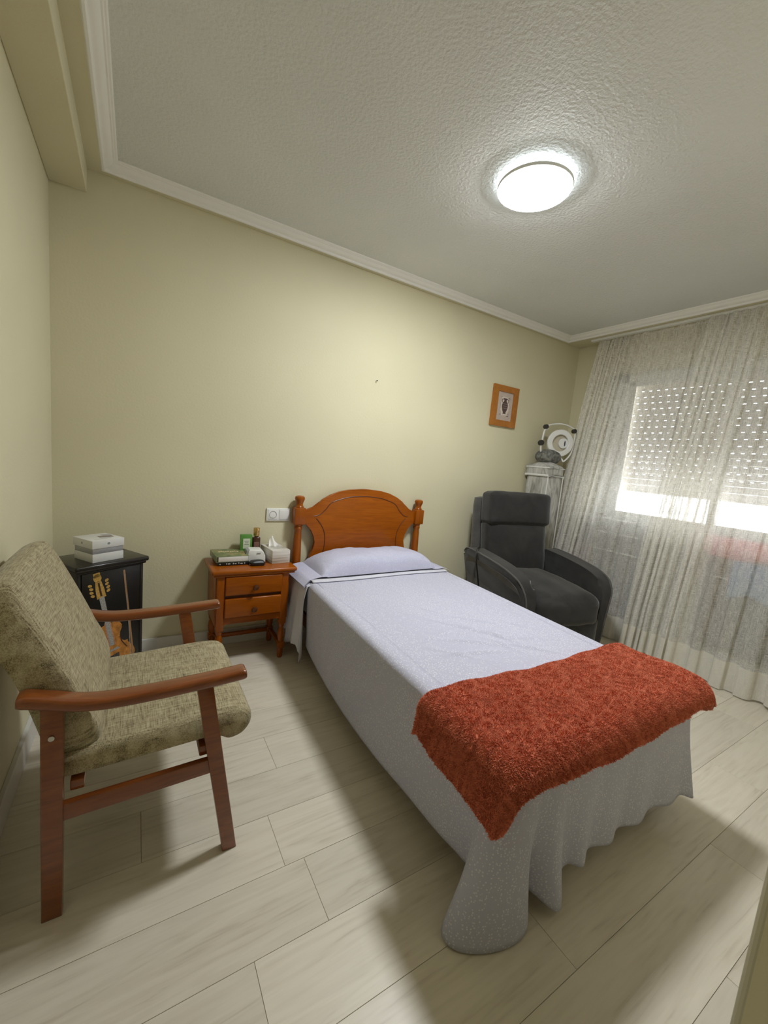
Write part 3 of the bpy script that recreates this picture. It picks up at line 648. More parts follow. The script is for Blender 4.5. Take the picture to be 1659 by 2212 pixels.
obj('label_panel', rotbox((.984, -.0725), .030, .001, ZN + .03, ZN + .10, 0, 0), plain('pink_brown_label', (.22, .11, .09, 1), .5), bo, smooth=False)
tb = thing('tissue_box', 'pale wood-print tissue box with white tissue at the nightstand corner', 'tissue box', (1.09, -.12, ZN))
k = NT('whitewashed_print'); mp = k.coords((4, 4, 55)); nz = k.n('ShaderNodeTexNoise'); nz.inputs['Scale'].default_value = 1.6; nz.inputs['Detail'].default_value = 4; k.l(mp, 'Vector', nz, 'Vector')
r = k.ramp(nz, 'Fac', [(.35, (.40, .36, .30, 1)), (.5, (.62, .59, .54, 1)), (.7, (.70, .68, .64, 1))]); k.l(r, 'Color', k.b, 'Base Color')
obj('carton', rotbox((1.083, -.125), .112, .19, ZN, ZN + .078, .12, .002), k.m, tb)
op = [(.030 * math.cos(a), .052 * math.sin(a)) for a in np.linspace(0, 2 * PI, 24, endpoint=False)]
bm = prism(op, 'z', ZN + .0781, ZN + .0788); bm.transform(Matrix.Translation((1.083, -.125, 0)) @ Matrix.Rotation(.12, 4, 'Z')); obj('opening', bm, plain('opening_film', (.45, .43, .40, 1), .3), tb, smooth=False)
def tis(u, v):
    a = (u - .5) * 2; w = .050 * (1 - v * .55); x = 1.078 + a * w * .75 - .008 * v; y = -.115 + a * w * .35 + .03 * v + .014 * math.sin(u * 8) * (1 - v * .6)
    return (x, y, ZN + .078 + (.062 - .03 * abs(a) ** 1.5) * v)
solidify(obj('tissue', grid(tis, 24, 10), plain('tissue_paper', (.80, .78, .74, 1), .9), tb), .0012, 0)

# ================================================================== SOCKET PLATE, NAIL, PICTURE
so = thing('wall_socket', 'white double wall plate with round socket and switch beside the headboard', 'socket', (1.127, -.001, .779))
fr_ = obj('plate', B((1.051, 1.203, -.011, 0, .779, .860), bevel=.003, seg=3), M_WPLAS, so)
obj('socket_insert', B((1.060, 1.1235, -.0135, -.005, .788, .851), bevel=.002), M_WPLAS, so)
ring = lathe([(.0215, .0), (.0235, .001), (.0235, .003), (.0205, .003), (.0195, -.004), (0, -.004), (0, -.006), (.0225, -.006), (.0215, .0)], (0, 0, 0), 28, cap=False); ring.transform(Matrix.Translation((1.0917, -.0125, .8195)) @ Matrix.Rotation(PI / 2, 4, 'X'))
rg = obj('socket_well', ring, plain('socket_grey', (.42, .42, .40, 1), .5), so)
for dx in (-.0095, .0095):
    h_ = lathe([(0, 0), (.003, 0), (.003, .0012), (0, .0012)], (0, 0, 0), 12); h_.transform(Matrix.Translation((1.0917 + dx, -.0100, .8195)) @ Matrix.Rotation(PI / 2, 4, 'X')); obj('pin_hole', h_, M_DARKMARK, rg)
obj('earth_clip', B((1.089, 1.0945, -.0155, -.009, .797, .803)), M_STEEL, rg, smooth=False)
obj('switch_rocker', B((1.131, 1.195, -.0150, -.005, .788, .851), bevel=.003), M_WPLAS, so)
nl = lathe([(0, 0), (.0045, 0), (.0045, .002), (.0018, .003), (.0018, .018), (0, .018)], (0, 0, 0), 10); nl.transform(Matrix.Translation((1.757, -.015, 1.757)) @ Matrix.Rotation(-PI / 2, 4, 'X'))
tag(obj('nail', nl, plain('dark_iron', (.05, .045, .03, 1), .5, .6)), 'small dark nail in the wall above the headboard', 'nail')
pc = thing('framed_picture', 'small print of an ancient vase in flat honey wood frame', 'picture', (3.01, -.001, 1.596))
x0, x1, z0, z1 = 2.861, 3.158, 1.596, 1.930; iw = .058; iz = .05
fm = obj('frame', B((x0, x0 + iw, -.020, -.002, z0, z1), (x1 - iw, x1, -.020, -.002, z0, z1), (x0 + iw, x1 - iw, -.020, -.002, z0, z0 + iz), (x0 + iw, x1 - iw, -.020, -.002, z1 - iz, z1)), wood('orange_frame', (.37, .135, .022, 1), (.46, .18, .032, 1), .4, (6, 3, 6), 0.1), pc, smooth=False)
pr = obj('print', B((x0 + iw - .002, x1 - iw + .002, -.012, -.006, z0 + iz - .002, z1 - iz + .002)), plain('pinkish_paper', (.52, .43, .37, 1), .8, noise=.06, nscale=60), pc, smooth=False)
cx_, cz_ = 3.012, 1.766
vase = [(.024, .064), (.024, .058), (.015, .052), (.014, .040), (.024, .030), (.034, .012), (.035, -.006), (.028, -.030), (.018, -.048), (.015, -.056), (.022, -.064)]
vp = [(cx_ + a, cz_ + b) for a, b in vase] + [(cx_ - a, cz_ + b) for a, b in vase[::-1]]
ho = [(cx_ + a * 1.28 + (.013 if a > 0 else -.013), cz_ + b * 1.17) for a, b in vase] + [(cx_ - a * 1.28 - .013, cz_ + b * 1.17) for a, b in vase[::-1]]
obj('vase_outline', prism(ho, 'y', -.01235, -.01195), plain('cream_ink', (.68, .60, .52, 1), .8), pr, smooth=False)
obj('vase_figure', prism(vp, 'y', -.0128, -.0124), plain('sepia_ink', (.10, .06, .055, 1), .8), pr, smooth=False)
for s in (1, -1):
    h_ = catmull([(cx_ + s * .022, -.0128, cz_ + .056), (cx_ + s * .036, -.0128, cz_ + .052), (cx_ + s * .038, -.0128, cz_ + .036), (cx_ + s * .028, -.0128, cz_ + .026)], 5); obj('vase_handle', tube(h_, .0022, 5), MATS['sepia_ink'], pr)
for (a, b, w, h) in ((-.045, .075, .020, .003), (.040, .070, .024, .004), (-.048, -.072, .022, .003), (.042, -.080, .026, .005), (-.052, .0, .003, .05), (.052, .0, .003, .05), (.05, -.065, .004, .02), (.052, .06, .004, .016)):
    obj('ornament', B((cx_ + a - w / 2, cx_ + a + w / 2, -.0124, -.0119, cz_ + b - h / 2, cz_ + b + h / 2)), MATS['sepia_ink'], pr, smooth=False)
for (zz, hh) in ((cz_ + .016, .004), (cz_ - .002, .004), (cz_ - .020, .004)):
    obj('vase_band', B((cx_ - .024, cx_ + .024, -.0132, -.0127, zz, zz + hh)), plain('sepia_light', (.26, .19, .17, 1), .8) if 'sepia_light' not in MATS else MATS['sepia_light'], pr, smooth=False)

# ================================================================== TWEED ARMCHAIR
ac = thing('armchair', 'olive tweed armchair with reddish wooden arms at the left wall', 'armchair', (.40, -1.12, 0))
for s, ya in ((-1, -1.400), (1, -.848)):
    yb2 = ya + .030
    rl = obj('leg', prism([(.158, 0), (.200, 0), (.208, .585), (.163, .598)], 'y', ya, yb2, bevel=.004), M_MAHO, ac)
    flg = obj('leg', prism([(.586, 0), (.627, 0), (.541, .560), (.498, .558)], 'y', ya, yb2, bevel=.004), M_MAHO, ac)
    for lg, xx in ((rl, .179), (flg, .606)):
        obj('foot_pad', B((xx - .019, xx + .019, ya + .002, yb2 - .002, -.0005, .004)), M_BLACK, lg, smooth=False)
    obj('side_rail', prism([(.196, .264), (.572, .276), (.566, .320), (.198, .309)], 'y', ya + .006, yb2 - .004, bevel=.003), M_MAHO, ac)
    yc_ = (ya + yb2) / 2 + (-.002 if s < 0 else .002) + .006 * (-s) * -1
    path = catmull([(.122, yc_, .608), (.140, yc_, .606), (.180, yc_, .594), (.225, yc_, .579), (.27, yc_, .570), (.32, yc_, .566), (.42, yc_, .566), (.53, yc_, .570), (.612 + (.016 if s > 0 else 0), yc_, .575), (.630 + (.02 if s > 0 else 0), yc_, .576)], 5)
    n_ = len(path); hz = [min(.030, .020 + .010 * min(i, n_ - 1 - i) / 4) for i in range(n_)]
    ar = obj('armrest', sweep_rect(path, .052, hz, .010), M_MAHO, ac)
    yo = ya - .0012 if s < 0 else yb2 + .0012
    for (sx, sz, par) in ((.142, .604, ar), (.184, .500, rl)):
        yq = yo - (.0125 * (1 if par is ar else 0)) * (1 if s < 0 else -1)
        bmx = lathe([(0, 0), (.006, 0), (.0065, .001), (.0065, .003), (0, .003)], (0, 0, 0), 14); bmx.transform(Matrix.Translation((sx, yq, sz)) @ Matrix.Rotation(PI / 2 if s < 0 else -PI / 2, 4, 'X')); obj('screw', bmx, M_STEEL, par)
# seat: rounded pad with a rolled front edge
sp = [(.20, .358), (.40, .364), (.55, .370), (.585, .362), (.612, .345), (.640, .350), (.660, .372), (.667, .398), (.658, .422), (.628, .438), (.55, .441), (.40, .434), (.20, .424), (.165, .415), (.152, .390), (.162, .364)]
def pad(profile, ya, yb2, n=16, edge=.03):
    P = catmull(list(profile) + [profile[0]], 4)[:-1]; c = P.mean(0); bm = bmesh.new(); R_ = []
    for i in range(n + 1):
        t = i / n; y = ya + (yb2 - ya) * t; d = min(t, 1 - t) * abs(yb2 - ya); s = 1.0
        if d < edge: q = 1 - d / edge; s = 1 - (1 - math.sqrt(max(0, 1 - q * q))) * edge / .16
        bul = 1 + .03 * math.sin(PI * t)
        R_.append([bm.verts.new((c[0] + (p[0] - c[0]) * (s * .5 + .5 if True else 1), y, c[1] + (p[1] - c[1]) * s * bul)) for p in P])
    L = len(P)
    for a, b in zip(R_, R_[1:]):
        for q in range(L): bm.faces.new((a[q], a[(q + 1) % L], b[(q + 1) % L], b[q]))
    bm.faces.new(R_[0]); bm.faces.new(R_[-1][::-1]); return bm
ys = [-1.368, -1.362, -1.35, -1.335]
obj('seat', pad(sp, -1.366, -.852, 40), M_TWEED, ac, sharp=1.3)
obj('seat_board', B((.24, .54, -1.30, -.92, .350, .366), bevel=.004), plain('dark_webbing', (.03, .022, .015, 1), .8), ac)
# back: leaning padded slab, near-straight front, rounded top
bp_ = [(.170, .415), (.160, .45), (.128, .57), (.085, .70), (.046, .79), (.036, .822), (.044, .846), (.066, .862), (.092, .868), (.112, .858), (.150, .785), (.198, .675), (.252, .535), (.278, .465), (.272, .425), (.235, .405), (.195, .402)]
obj('backrest', pad(bp_, -1.366, -.852, 40, .045), M_TWEED, ac, sharp=1.3)
bseam = catmull([(.286, -1.352, .455), (.258, -1.356, .535), (.205, -1.357, .675), (.157, -1.357, .79), (.120, -1.356, .872)], 6)
for (za, zb2, xa) in ((.30, .345, .19),): obj('cross_rail', B((.215, .245, -1.372, -.846, .325, .352), bevel=.003), M_MAHO, ac)
obj('cross_rail', B((.515, .545, -1.372, -.846, .322, .352), bevel=.003), M_MAHO, ac)

# ================================================================== BLACK CABINET WITH PAINTED VIOLIN
ROT = math.radians(32); ch, shh = math.cos(ROT), math.sin(ROT)
CB = Vector((.413, -.272, 0))                      # front right corner of its top
cbn = thing('black_cabinet', 'small black cabinet with a painted violin and bow on its door', 'cabinet', CB, ROT)
# local frame: x from -width to 0 along the front, y>0 towards the corner
W_, D_, HT = .328, .248, .65
obj('cabinet_top', B((-W_, 0, 0, D_, HT - .024, HT), bevel=.008, seg=3), M_BLACKW, cbn, local=True)
obj('cornice_moulding', B((-W_ + .010, -.010, .010, D_ - .005, HT - .036, HT - .022), bevel=.004), M_BLACKW, cbn, local=True)
for xx in (-W_ + .018, -.032): obj('side_panel', B((xx, xx + .014, .022, D_ - .008, .03, HT - .03), bevel=.002), M_BLACKW, cbn, local=True)
obj('back_panel', B((-W_ + .03, -.03, D_ - .018, D_ - .008, .03, HT - .03)), M_BLACKW, cbn, local=True)
obj('plinth', B((-W_ + .014, -.014, .018, D_ - .008, 0, .06), bevel=.003), M_BLACKW, cbn, local=True)
dr = obj('door', B((-W_ + .034, -.034, .0205, .034, .066, HT - .040), bevel=.002), plain('black_door_paint', (.008, .007, .006, 1), .3), cbn, local=True)
M_GOLD = plain('gold_paint', (.50, .30, .07, 1), .5, noise=.35, nscale=160); M_ORANGE = plain('violin_orange', (.46, .185, .03, 1), .45, noise=.4, nscale=55)
M_SILV = plain('silver_paint', (.34, .33, .31, 1), .5, noise=.5, nscale=260); M_BOW = plain('bow_paint', (.36, .20, .09, 1), .5); M_VDARK = plain('dark_brown_paint', (.06, .022, .008, 1), .5)
def decal(name, pts, mat, z=0.0, par=dr):
    """flat painted shape on the door; pts in door coordinates (u, z)"""
    return obj(name, prism(pts, 'y', .0199 - .0004 * z, .0206), mat, par, local=True, smooth=False)
def ell(c, a, b, rot=0, n=18): return [(c[0] + a * math.cos(t) * math.cos(rot) - b * math.sin(t) * math.sin(rot), c[1] + a * math.cos(t) * math.sin(rot) + b * math.sin(t) * math.cos(rot)) for t in np.linspace(0, 2 * PI, n, endpoint=False)]
def rotp(pts, c=(-.195, .40), a=math.radians(11)):
    return [(c[0] + (x - c[0]) * math.cos(a) - (z - c[1]) * math.sin(a), c[1] + (x - c[0]) * math.sin(a) + (z - c[1]) * math.cos(a)) for x, z in pts]
V0 = -.195
half = [(.000, .352), (.030, .348), (.052, .335), (.060, .315), (.056, .300), (.046, .285), (.040, .265), (.043, .245), (.056, .228), (.072, .226), (.070, .215), (.080, .200), (.092, .175), (.094, .150), (.085, .125), (.062, .105), (.030, .096), (.0, .094)]
body = rotp([(V0 + a, z) for a, z in half] + [(V0 - a, z) for a, z in half[::-1][1:-1]])
body = [(min(max(x, -.292), -.036), z) for x, z in body]
vb = decal('violin_body', body, M_ORANGE, 0)
decal('violin_neck', rotp([(V0 - .009, .235), (V0 + .009, .235), (V0 + .011, .49), (V0 - .011, .49)]), M_SILV, 2)
decal('fingerboard', rotp([(V0 - .016, .235), (V0 + .016, .235), (V0 + .014, .36), (V0 - .014, .36)]), plain('pink_paint', (.48, .24, .13, 1), .5, noise=.3, nscale=120), 1)
decal('bridge', rotp([(V0 - .028, .205), (V0 + .028, .205), (V0 + .022, .216), (V0 - .022, .216)]), M_SILV, 3)
decal('tailpiece', rotp([(V0 - .016, .105), (V0 + .016, .105), (V0 + .022, .185), (V0 - .022, .185)]), plain('black_white_paint', (.05, .045, .04, 1), .4, noise=.9, nscale=200), 2)
for s in (1, -1):
    fh = catmull([(V0 + s * .030, 0, .262), (V0 + s * .042, 0, .258), (V0 + s * .044, 0, .235), (V0 + s * .056, 0, .205), (V0 + s * .062, 0, .192)], 6)
    q = rotp([(p[0] - .0022, p[2]) for p in fh] + [(p[0] + .0022, p[2]) for p in fh[::-1]]); decal('f_hole', q, M_VDARK, 3)
decal('peg_box', rotp([(V0 - .020, .487), (V0 + .020, .487), (V0 + .018, .53), (V0 + .012, .57), (V0 - .012, .57), (V0 - .018, .53)]), M_GOLD, 1)
decal('peg_slot', rotp([(V0 - .004, .495), (V0 + .004, .495), (V0 + .004, .562), (V0 - .004, .562)]), M_VDARK, 2)
decal('scroll', rotp(ell((V0, .585), .017, .020)), M_GOLD, 1); decal('scroll_top', rotp([(V0 - .014, .588), (V0 + .014, .588), (V0 + .014, .610), (V0 - .014, .610)]), M_GOLD, 1)
for s in (1, -1):
    for q in range(4): decal('peg', rotp(ell((V0 + s * (.034 + .002 * (q % 2)), .510 + q * .017), .009, .0065, s * .5, 10)), M_GOLD, 1)
decal('bow_stick', [(-.117, .596), (-.108, .597), (-.054, .10), (-.062, .10)], M_BOW, 1)
decal('bow_hair', [(-.108, .575), (-.105, .575), (-.070, .10), (-.073, .10)], M_SILV, 1)

# ---- white boxes on the cabinet
for nm, lab, cfg in (('white_gift_box', 'lower white carton with silver sleeve on the black cabinet', 0), ('white_lid_box', 'upper white carton with small dark marks stacked on the cabinet', 1)):
    bxr = math.radians(34); P0 = Vector((.189, -.371, HT + (.0 if cfg == 0 else .063)))
    t_ = thing(nm, lab, 'box', P0, bxr)
    if cfg == 0:
        obj('carton', B((0, .138, 0, .138, 0, .038), bevel=.0012), plain('white_card', (.70, .70, .68, 1), .4), t_, local=True)
        obj('sleeve', B((.0015, .1365, .0015, .1365, .0375, .063), bevel=.001), plain('silver_card', (.36, .36, .37, 1), .35, .3), t_, local=True)
    else:
        c_ = obj('carton', B((-.002, .140, -.002, .143, 0, .037), bevel=.0012), MATS['white_card'], t_, local=True)
        obj('logo', prism(ell((.069, .019), .0065, .0055, 0, 14), 'y', -.0024, -.0019), M_GREYMARK, c_, local=True, smooth=False)
        lg = prism([(b, a) for a, b in ell((.019, .075), .0055, .0045, 0, 14)], 'x', -.0024, -.0019); obj('logo', lg, M_GREYMARK, c_, local=True, smooth=False)
        obj('caption', B((.025, .10, .028, .031, .0371, .0374)), M_GREYMARK, c_, local=True, smooth=False)
        obj('picture_panel', prism([(.062, .052), (.118, .040), (.126, .075), (.070, .088)], 'z', .0371, .0374), plain('grey_picture', (.22, .19, .18, 1), .4), c_, local=True, smooth=False)
        obj('picture_panel', prism([(.095, .085), (.132, .078), (.134, .105), (.098, .112)], 'z', .0371, .0374), plain('pale_picture', (.45, .44, .44, 1), .4), c_, local=True, smooth=False)

# ================================================================== RECLINER
RR = 0.2
rc = thing('recliner', 'charcoal suede recliner armchair between the bed and curtains', 'armchair', (2.93, -.39, 0), -RR)
def TR(x, y, z, rx=0): return Matrix.Translation((x, y, z)) @ Matrix.Rotation(rx, 4, 'X')
obj('headrest', cushion(.282, .085, .128, .036, 12, (.004, .026, .006), TR(0, .055, .935, -.10), .0015), M_SUEDE, rc, local=True)
obj('backrest', cushion(.275, .085, .225, .06, 12, (.004, .03, .006), TR(0, .035, .635, -.16), .002), M_SUEDE, rc, local=True)
obj('back_shell', cushion(.300, .035, .42, .03, 8, (0, .01, 0), TR(0, .165, .585, -.09)), M_SUEDE_L, rc, local=True)
obj('seat', cushion(.272, .325, .115, .075, 14, (.0, .02, .040), TR(0, -.315, .345, .05), .003), M_SUEDE, rc, local=True)
obj('footrest_panel', cushion(.27, .03, .10, .028, 8, (0, .012, 0), TR(0, -.600, .185, 0)), M_SUEDE, rc, local=True)
obj('base', B((-.30, .30, -.55, .12, .03, .12), bevel=.01), M_BLACK, rc, local=True)
apf = [(.10, .07), (.10, .50), (.09, .585), (.03, .620), (-.10, .618), (-.25, .605), (-.40, .585), (-.50, .560), (-.565, .525), (-.600, .470), (-.612, .40), (-.605, .25), (-.59, .07)]
for s in (-1, 1):
    xa, xb = s * .272, s * .352
    P = [tuple(q) for q in catmull(apf, 3)]
    bm = prism(P, 'x', min(xa, xb), max(xa, xb), bevel=.026, seg=4)
    # the arm flares outward towards its top
    for v in bm.verts:
        k_ = max(0, (v.co.z - .26) / .35); v.co.x += s * .072 * k_ ** 2 * (1 if v.co.x * s > .315 else .35)
    a_ = obj('armrest', bm, M_SUEDE if s > 0 else M_SUEDE, rc, local=True, sharp=.9)
    pp = [(s * (.342 + .072 * max(0, (z - .26) / .35) ** 2), y, z) for y, z in catmull(apf[2:], 4)]
    obj('piping', tube(pp, .006, 6), M_SUEDE_L, a_, local=True)
    bm = prism([tuple(q) for q in catmull([(y * .93 - .015, .04 + z * .84) for y, z in apf], 3)], 'x', s * .350, s * .357, bevel=.002)
    bmesh.ops.triangulate(bm, faces=[f for f in bm.faces if len(f.verts) > 4]); bmesh.ops.subdivide_edges(bm, edges=[e for e in bm.edges if e.calc_length() > .06], cuts=4, use_grid_fill=True)
    for v in bm.verts:
        k_ = max(0, (v.co.z - .26) / .35); v.co.x += s * .072 * k_ ** 2
    obj('outer_panel', bm, M_SUEDE_L, a_, local=True)
for lx in (-.25, .25):
    for ly in (-.5, .08): obj('foot', lathe([(0, 0), (.02, 0), (.024, .03), (0, .03)], (lx, ly, 0), 12), M_BLACK, rc, local=True)
cd = catmull([(-.33, .0, .628), (-.37, -.05, .637), (-.415, -.09, .625), (-.432, -.12, .56), (-.405, -.12, .45), (-.375, -.12, .30), (-.37, -.10, .12)], 6)
obj('control_cord', tube(cd, .006, 6), M_BLACK, rc, local=True)

# ================================================================== STORAGE TOWER AND RING FRAME IN THE CORNER
k = NT('grey_marbled_cover'); mp = k.coords((7, 7, 2.2)); nz = k.n('ShaderNodeTexNoise'); nz.inputs['Scale'].default_value = 2.2; nz.inputs['Detail'].default_value = 5; nz.inputs['Distortion'].default_value = 1.5; k.l(mp, 'Vector', nz, 'Vector')
r = k.ramp(nz, 'Fac', [(.32, (.24, .23, .20, 1)), (.5, (.45, .44, .41, 1)), (.68, (.62, .61, .58, 1))]); k.l(r, 'Color', k.b, 'Base Color'); k.b.inputs['Roughness'].default_value = .6
st = thing('storage_tower', 'tall pale covered storage tower in the corner behind the recliner', 'storage', (3.476, -.15, 0))
tx0, tx1, ty0, ty1 = 3.375, 3.578, -.26, -.03
obj('body', cushion((tx1 - tx0) / 2, (ty1 - ty0) / 2, .61, .02, 8, (.006, .006, 0), Matrix.Translation(((tx0 + tx1) / 2, (ty0 + ty1) / 2, .612))), k.m, st)
obj('lid', cushion((tx1 - tx0) / 2 + .004, (ty1 - ty0) / 2 + .004, .045, .02, 8, (0, 0, .035), Matrix.Translation(((tx0 + tx1) / 2, (ty0 + ty1) / 2, 1.262)), .004), k.m, st)
for zz, rr in ((1.217, .010), (1.285, .006)):
    loop = [(tx0 - .004, ty0 - .004, zz), (tx1 + .004, ty0 - .004, zz), (tx1 + .004, ty1 + .004, zz), (tx0 - .004, ty1 + .004, zz)]
    obj('piping', tube(loop, rr, 8, closed=True), M_WPLAS, st)
for (xx, yy) in ((tx0, ty0), (tx1, ty0)): obj('piping', tube([(xx - .002, yy - .002, .01), (xx - .002, yy - .002, 1.215)], .005, 6), M_WPLAS, st)
bg_ = cushion(.095, .085, .045, .04, 10, (0, 0, .015), Matrix.Translation((3.485, -.15, 1.385)), .004)
tag(obj('grey_pouch', bg_, plain('grey_patterned_fabric', (.16, .16, .145, 1), .8, noise=.6, nscale=45)), 'grey patterned pouch under the white ring frame', 'pouch')
rf = thing('ring_frame', 'white tube frame holding a round white ring seat, beside the curtain', 'ring seat', (3.55, -.15, 1.435))
def annulus(r1, r0, t, n=40):
    return lathe([(r0, -t / 2), (r0 + .004, -t / 2 - .003), (r1 - .005, -t / 2 - .003), (r1, -t / 2 + .002), (r1, t / 2), (r0, t / 2), (r0, -t / 2)], (0, 0, 0), n, cap=False)
RC = Vector((3.553, -.20, 1.512)); RM = Matrix.Translation(RC) @ Matrix.Rotation(-.45, 4, 'Z') @ Matrix.Rotation(-PI / 2 , 4, 'X')
bm = annulus(.118, .074, .020); bm.transform(RM); rs = obj('ring_seat', bm, M_WPLAS, rf)
bm = lathe([(0, .016), (.080, .016), (.080, .022), (0, .022)], (0, 0, 0), 32); bm.transform(RM); obj('inner_bowl', bm, plain('beige_plastic', (.52, .47, .36, 1), .5), rs)
bm = lathe([(0, 0), (.042, 0), (.045, .004), (.045, .012), (0, .012)], (.034, 0, 0), 28); bm.transform(RM); dsc = obj('hub_disc', bm, M_WPLAS, rs)
bm = prism(ell((.044, .0), .006, .024, 0, 16), 'z', -.002, -.0004); bm.transform(RM); obj('slot', bm, plain('navy_slot', (.03, .045, .09, 1), .4), dsc, smooth=False)
def rp(a, b, c=0.012): return tuple(RM @ Vector((a, b, c)))
# local a = to the right, b = down in ring plane
sg = 1 if (RM @ Vector((0, .1, 0))).z < RC.z else -1
fr1 = [rp(a, sg * b) for a, b in catmull([(-.118, -.118), (-.150, -.10), (-.160, -.03), (-.165, .05), (-.150, .105), (-.10, .135), (-.05, .155), (-.02, .165)], 6)]
obj('frame_tube', tube(fr1, .0075, 8), M_WPLAS, rf)
fr2 = [rp(a, sg * b) for a, b in catmull([(.118, -.118), (.135, -.08), (.130, .0), (.120, .08), (.09, .13), (.06, .16)], 6)]
obj('frame_tube', tube(fr2, .0075, 8), M_WPLAS, rf)
fr3 = [rp(a, sg * b, .02) for a, b in catmull([(-.150, -.128), (-.10, -.152), (-.02, -.168), (.06, -.160), (.13, -.130), (.165, -.10)], 6)]
obj('top_bar', tube(fr3, .006, 8), M_WPLAS, rf)
for (a, b, r_) in ((-.145, -.130, .020), (.120, -.115, .019), (-.170, .012, .024)):
    bm = lathe([(0, -.016), (r_, -.014), (r_, .014), (0, .016)], (a, sg * b, .01), 14); bm.transform(RM); obj('dark_cap', bm, plain('dark_rubber', (.03, .027, .022, 1), .6) if 'dark_rubber' not in MATS else MATS['dark_rubber'], rf)
obj('support_leg', tube([rp(-.02, sg * .165), (RC.x - .04, -.15, 1.437)], .0075, 8), M_WPLAS, rf); obj('support_leg', tube([rp(.06, sg * .16), (RC.x + .05, -.15, 1.437)], .0075, 8), M_WPLAS, rf)

# ================================================================== LAUNDRY AND ADDED SHADE CLOTHS BEHIND THE CURTAIN
dk = thing('drying_rack', 'white wire drying rack with laundry behind the sheer curtains', 'drying rack', (3.81, -1.2, 0))
for yy in (-.30, -2.18):
    obj('end_leg', tube([(3.755, yy, .0), (3.87, yy, .905)], .007, 8), M_WPLAS, dk); obj('end_leg', tube([(3.875, yy, .0), (3.76, yy, .905)], .007, 8), M_WPLAS, dk)
for xx, zz in ((3.765, .905), (3.865, .905), (3.815, .905), (3.785, .785), (3.785, .635)): obj('rail', tube([(xx, -.28, zz), (xx, -2.20, zz)], .004, 8), M_WPLAS, dk)
def hang(x, ya, yb2, zt, zb_fn, amp=.012, fr=26, ph=0):
    def f(u, v):
        y = ya + (yb2 - ya) * u; zb2 = zb_fn(u); z = zt + (zb2 - zt) * v
        return (x + amp * math.sin(u * fr + ph + v) * (.3 + v), y, z)
    return f
def over_rail(x, ya, yb2, zt, zf, zbk, fr, ph, r=.007):
    """a cloth folded over a rail: front flap towards the room, back flap behind"""
    def f(u, v):
        y = ya + (yb2 - ya) * u
        if v < .5:
            t = 1 - v / .5; return (x - r - .010 * math.sin(u * fr + ph) * t, y, zt + r * .4 + (zf(u) - zt) * t)
        t = (v - .5) / .5
        return (x + r + .008 * math.sin(u * fr + ph) * t, y, zt + r * .4 + (zbk - zt) * t)
    return f
SHADE_GREYS = (plain('dark_grey_shade', (.115, .115, .108, 1), .9, noise=.12, nscale=30), plain('brown_grey_shade', (.15, .105, .098, 1), .9), plain('slate_shade', (.13, .132, .13, 1), .9, noise=.1, nscale=25))  # dark colours that paint in the shade below the window
for nm, lab, xx, ya, yb2, zt, zf, zk, mt in (  # dark cloths added in place of the shaded wall under the sill
    ('grey_shade_cloth', 'added dark grey cloth for the shade behind the left curtain, nearest the corner', 3.815, -.33, -.575, .91, .12, .55, SHADE_GREYS[0]),
    ('grey_shade_cloth', 'added dark grey cloth for the shade behind the left curtain, second from the corner', 3.815, -.61, -.93, .91, .12, .55, SHADE_GREYS[2]),
    ('grey_shade_cloth', 'added slate grey cloth for the shade behind the overlap of both curtains', 3.815, -.96, -1.27, .91, .12, .55, SHADE_GREYS[0]),
    ('brown_shade_cloth', 'added brownish grey cloth for the shade behind the right curtain beside the overlap', 3.865, -1.30, -1.49, .91, .12, .5, SHADE_GREYS[1]),
    ('grey_shade_sheet', 'wide added dark grey sheet for the shade lowest behind the right curtain', 3.865, -1.52, -2.15, .91, .12, .5, SHADE_GREYS[2])):
    o = obj(nm, grid(over_rail(xx, ya, yb2, zt, lambda u, zf=zf: zf + .01 * math.sin(u * 9), zk, 9 + 12 * abs(yb2 - ya), ya * 9), 40, 30), mt); solidify(o, .003, 0); tag(o, lab, 'towel')
o = obj('pink_towel', grid(over_rail(3.765, -1.31, -2.14, .91, lambda u: .79 - .02 * math.sin(u * 8), .80, 18, 0), 60, 30), M_PINK); solidify(o, .003, 0); tag(o, 'bright pink towel over the rack behind the right curtain', 'towel')
o = obj('blue_cloth', grid(over_rail(3.785, -1.49, -2.14, .79, lambda u: .50 + .05 * abs(math.sin(u * 9)), .60, 16, 1), 60, 30), M_BLUE); solidify(o, .003, 0); tag(o, 'pale blue cloth with scalloped edge behind the right curtain', 'cloth')
o = obj('mauve_cloth', grid(over_rail(3.785, -.30, -.50, .64, lambda u: .33 + .02 * math.sin(u * 9), .45, 16, 1), 30, 20), cloth_t('mauve_cotton', (.42, .19, .22, 1))); solidify(o, .003, 0); tag(o, 'dull pink cloth low behind the left curtain near the recliner', 'cloth')

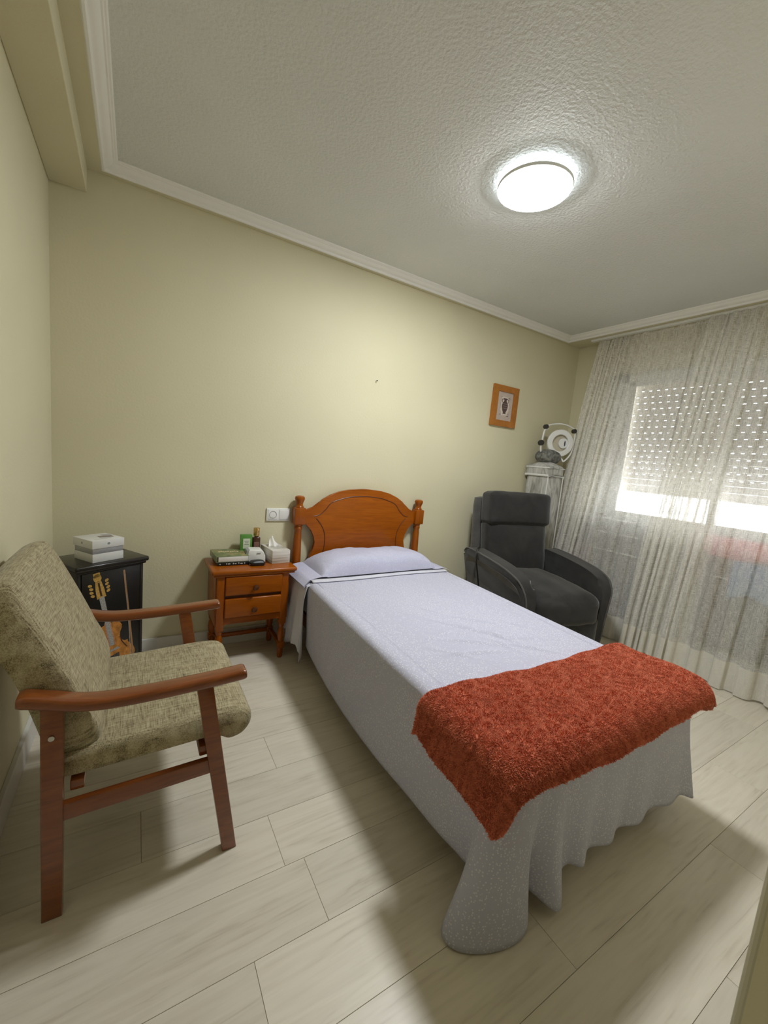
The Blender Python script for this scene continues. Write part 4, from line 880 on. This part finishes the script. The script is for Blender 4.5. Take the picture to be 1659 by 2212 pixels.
# ================================================================== CURTAINS
rl_ = struct('trim_4', B((3.745, 3.785, YN, -.22, ZS - .018, ZS), bevel=.003), M_WPLAS); rl_['label'] = 'white curtain rail fixed behind the cornice'
def gmap(segs, n=800):
    """cumulated fold phase from a list of (fraction of width, fold length)"""
    us = np.linspace(0, 1, n); fr_, wl = zip(*segs); w = np.interp(us, fr_, wl); return us, w
def curtain(name, label, ytop, ybot, xo, phase, segs, part_hem=.18, lean=0.0):
    c = thing(name, label, 'curtain', (3.62 + xo, (ytop[0] + ytop[1]) / 2, 0.012), 0, 'sheer window curtains')
    us, wl = gmap(segs); rw = np.random.default_rng(int(phase * 10)).uniform(.6, 1.5, 34); wl = wl * np.interp(us, np.linspace(0, 1, 34), rw); span = abs(ybot[1] - ybot[0]); ph_ = np.concatenate([[0], np.cumsum(2 * PI / wl[1:] * span * np.diff(us))])
    def f(u, z):
        t = 1 - z / 2.412; yt = ytop[0] + (ytop[1] - ytop[0]) * u; yb2 = ybot[0] + (ybot[1] - ybot[0]) * u
        y = yt + (yb2 - yt) * min(1, t * 1.15) ** .8
        b0 = 3.495 + lean * max(0, 1 - u / .3); x = b0 + (3.763 - b0) * (z / 2.412) + xo
        g = float(np.interp(u, us, ph_)) + phase + .25 * math.sin(t * 3 + u * 20)
        op_ = min(1, .25 + t * 2.2)
        am = .006 + .016 * op_
        x += am * math.sin(g) + .4 * am * math.sin(g * .37 + 1.3 * phase) + .0025 * math.sin(g * 3.3 + t * 2)
        x += .004 * math.sin(g * 7) * max(0, 1 - t * 12)
        y += .0085 * op_ * math.sin(2 * g) + .004 * math.cos(g * .61)
        zz = z
        if z < .02: zz = z + .008 * math.sin(g * .3)
        return (x, y, max(.006, zz))
    NU = 760
    zs = list(np.linspace(2.412, part_hem, 40)); hs = list(np.linspace(part_hem + .004, .012, 8))
    obj('panel', grid(lambda u, v: f(u, zs[int(round(v * 39))]), NU, 39), M_SHEER, c, sharp=3)
    obj('hem', grid(lambda u, v: f(u, hs[int(round(v * 7))]), NU, 7), M_HEM, c, sharp=3)
    tp_ = list(np.linspace(2.417, 2.385, 3)); obj('heading_tape', grid(lambda u, v: (lambda q: (q[0] - .003, q[1], q[2]))(f(u, tp_[int(round(v * 2))])), NU, 2), M_SHEER, c, sharp=3)
    return c
curtain('curtain', 'left sheer cream curtain panel with dense folds beside the corner', (-.275, -1.36), (-.115, -1.40), 0.03, 0.4, [(0, .036), (.26, .040), (.36, .12), (.62, .13), (.72, .06), (1, .05)], lean=.10)
curtain('curtain', 'right sheer cream curtain panel overlapping the left one', (-1.10, -2.34), (-1.00, -2.33), -0.020, 1.9, [(0, .05), (.24, .055), (.32, .12), (.6, .14), (1, .11)])
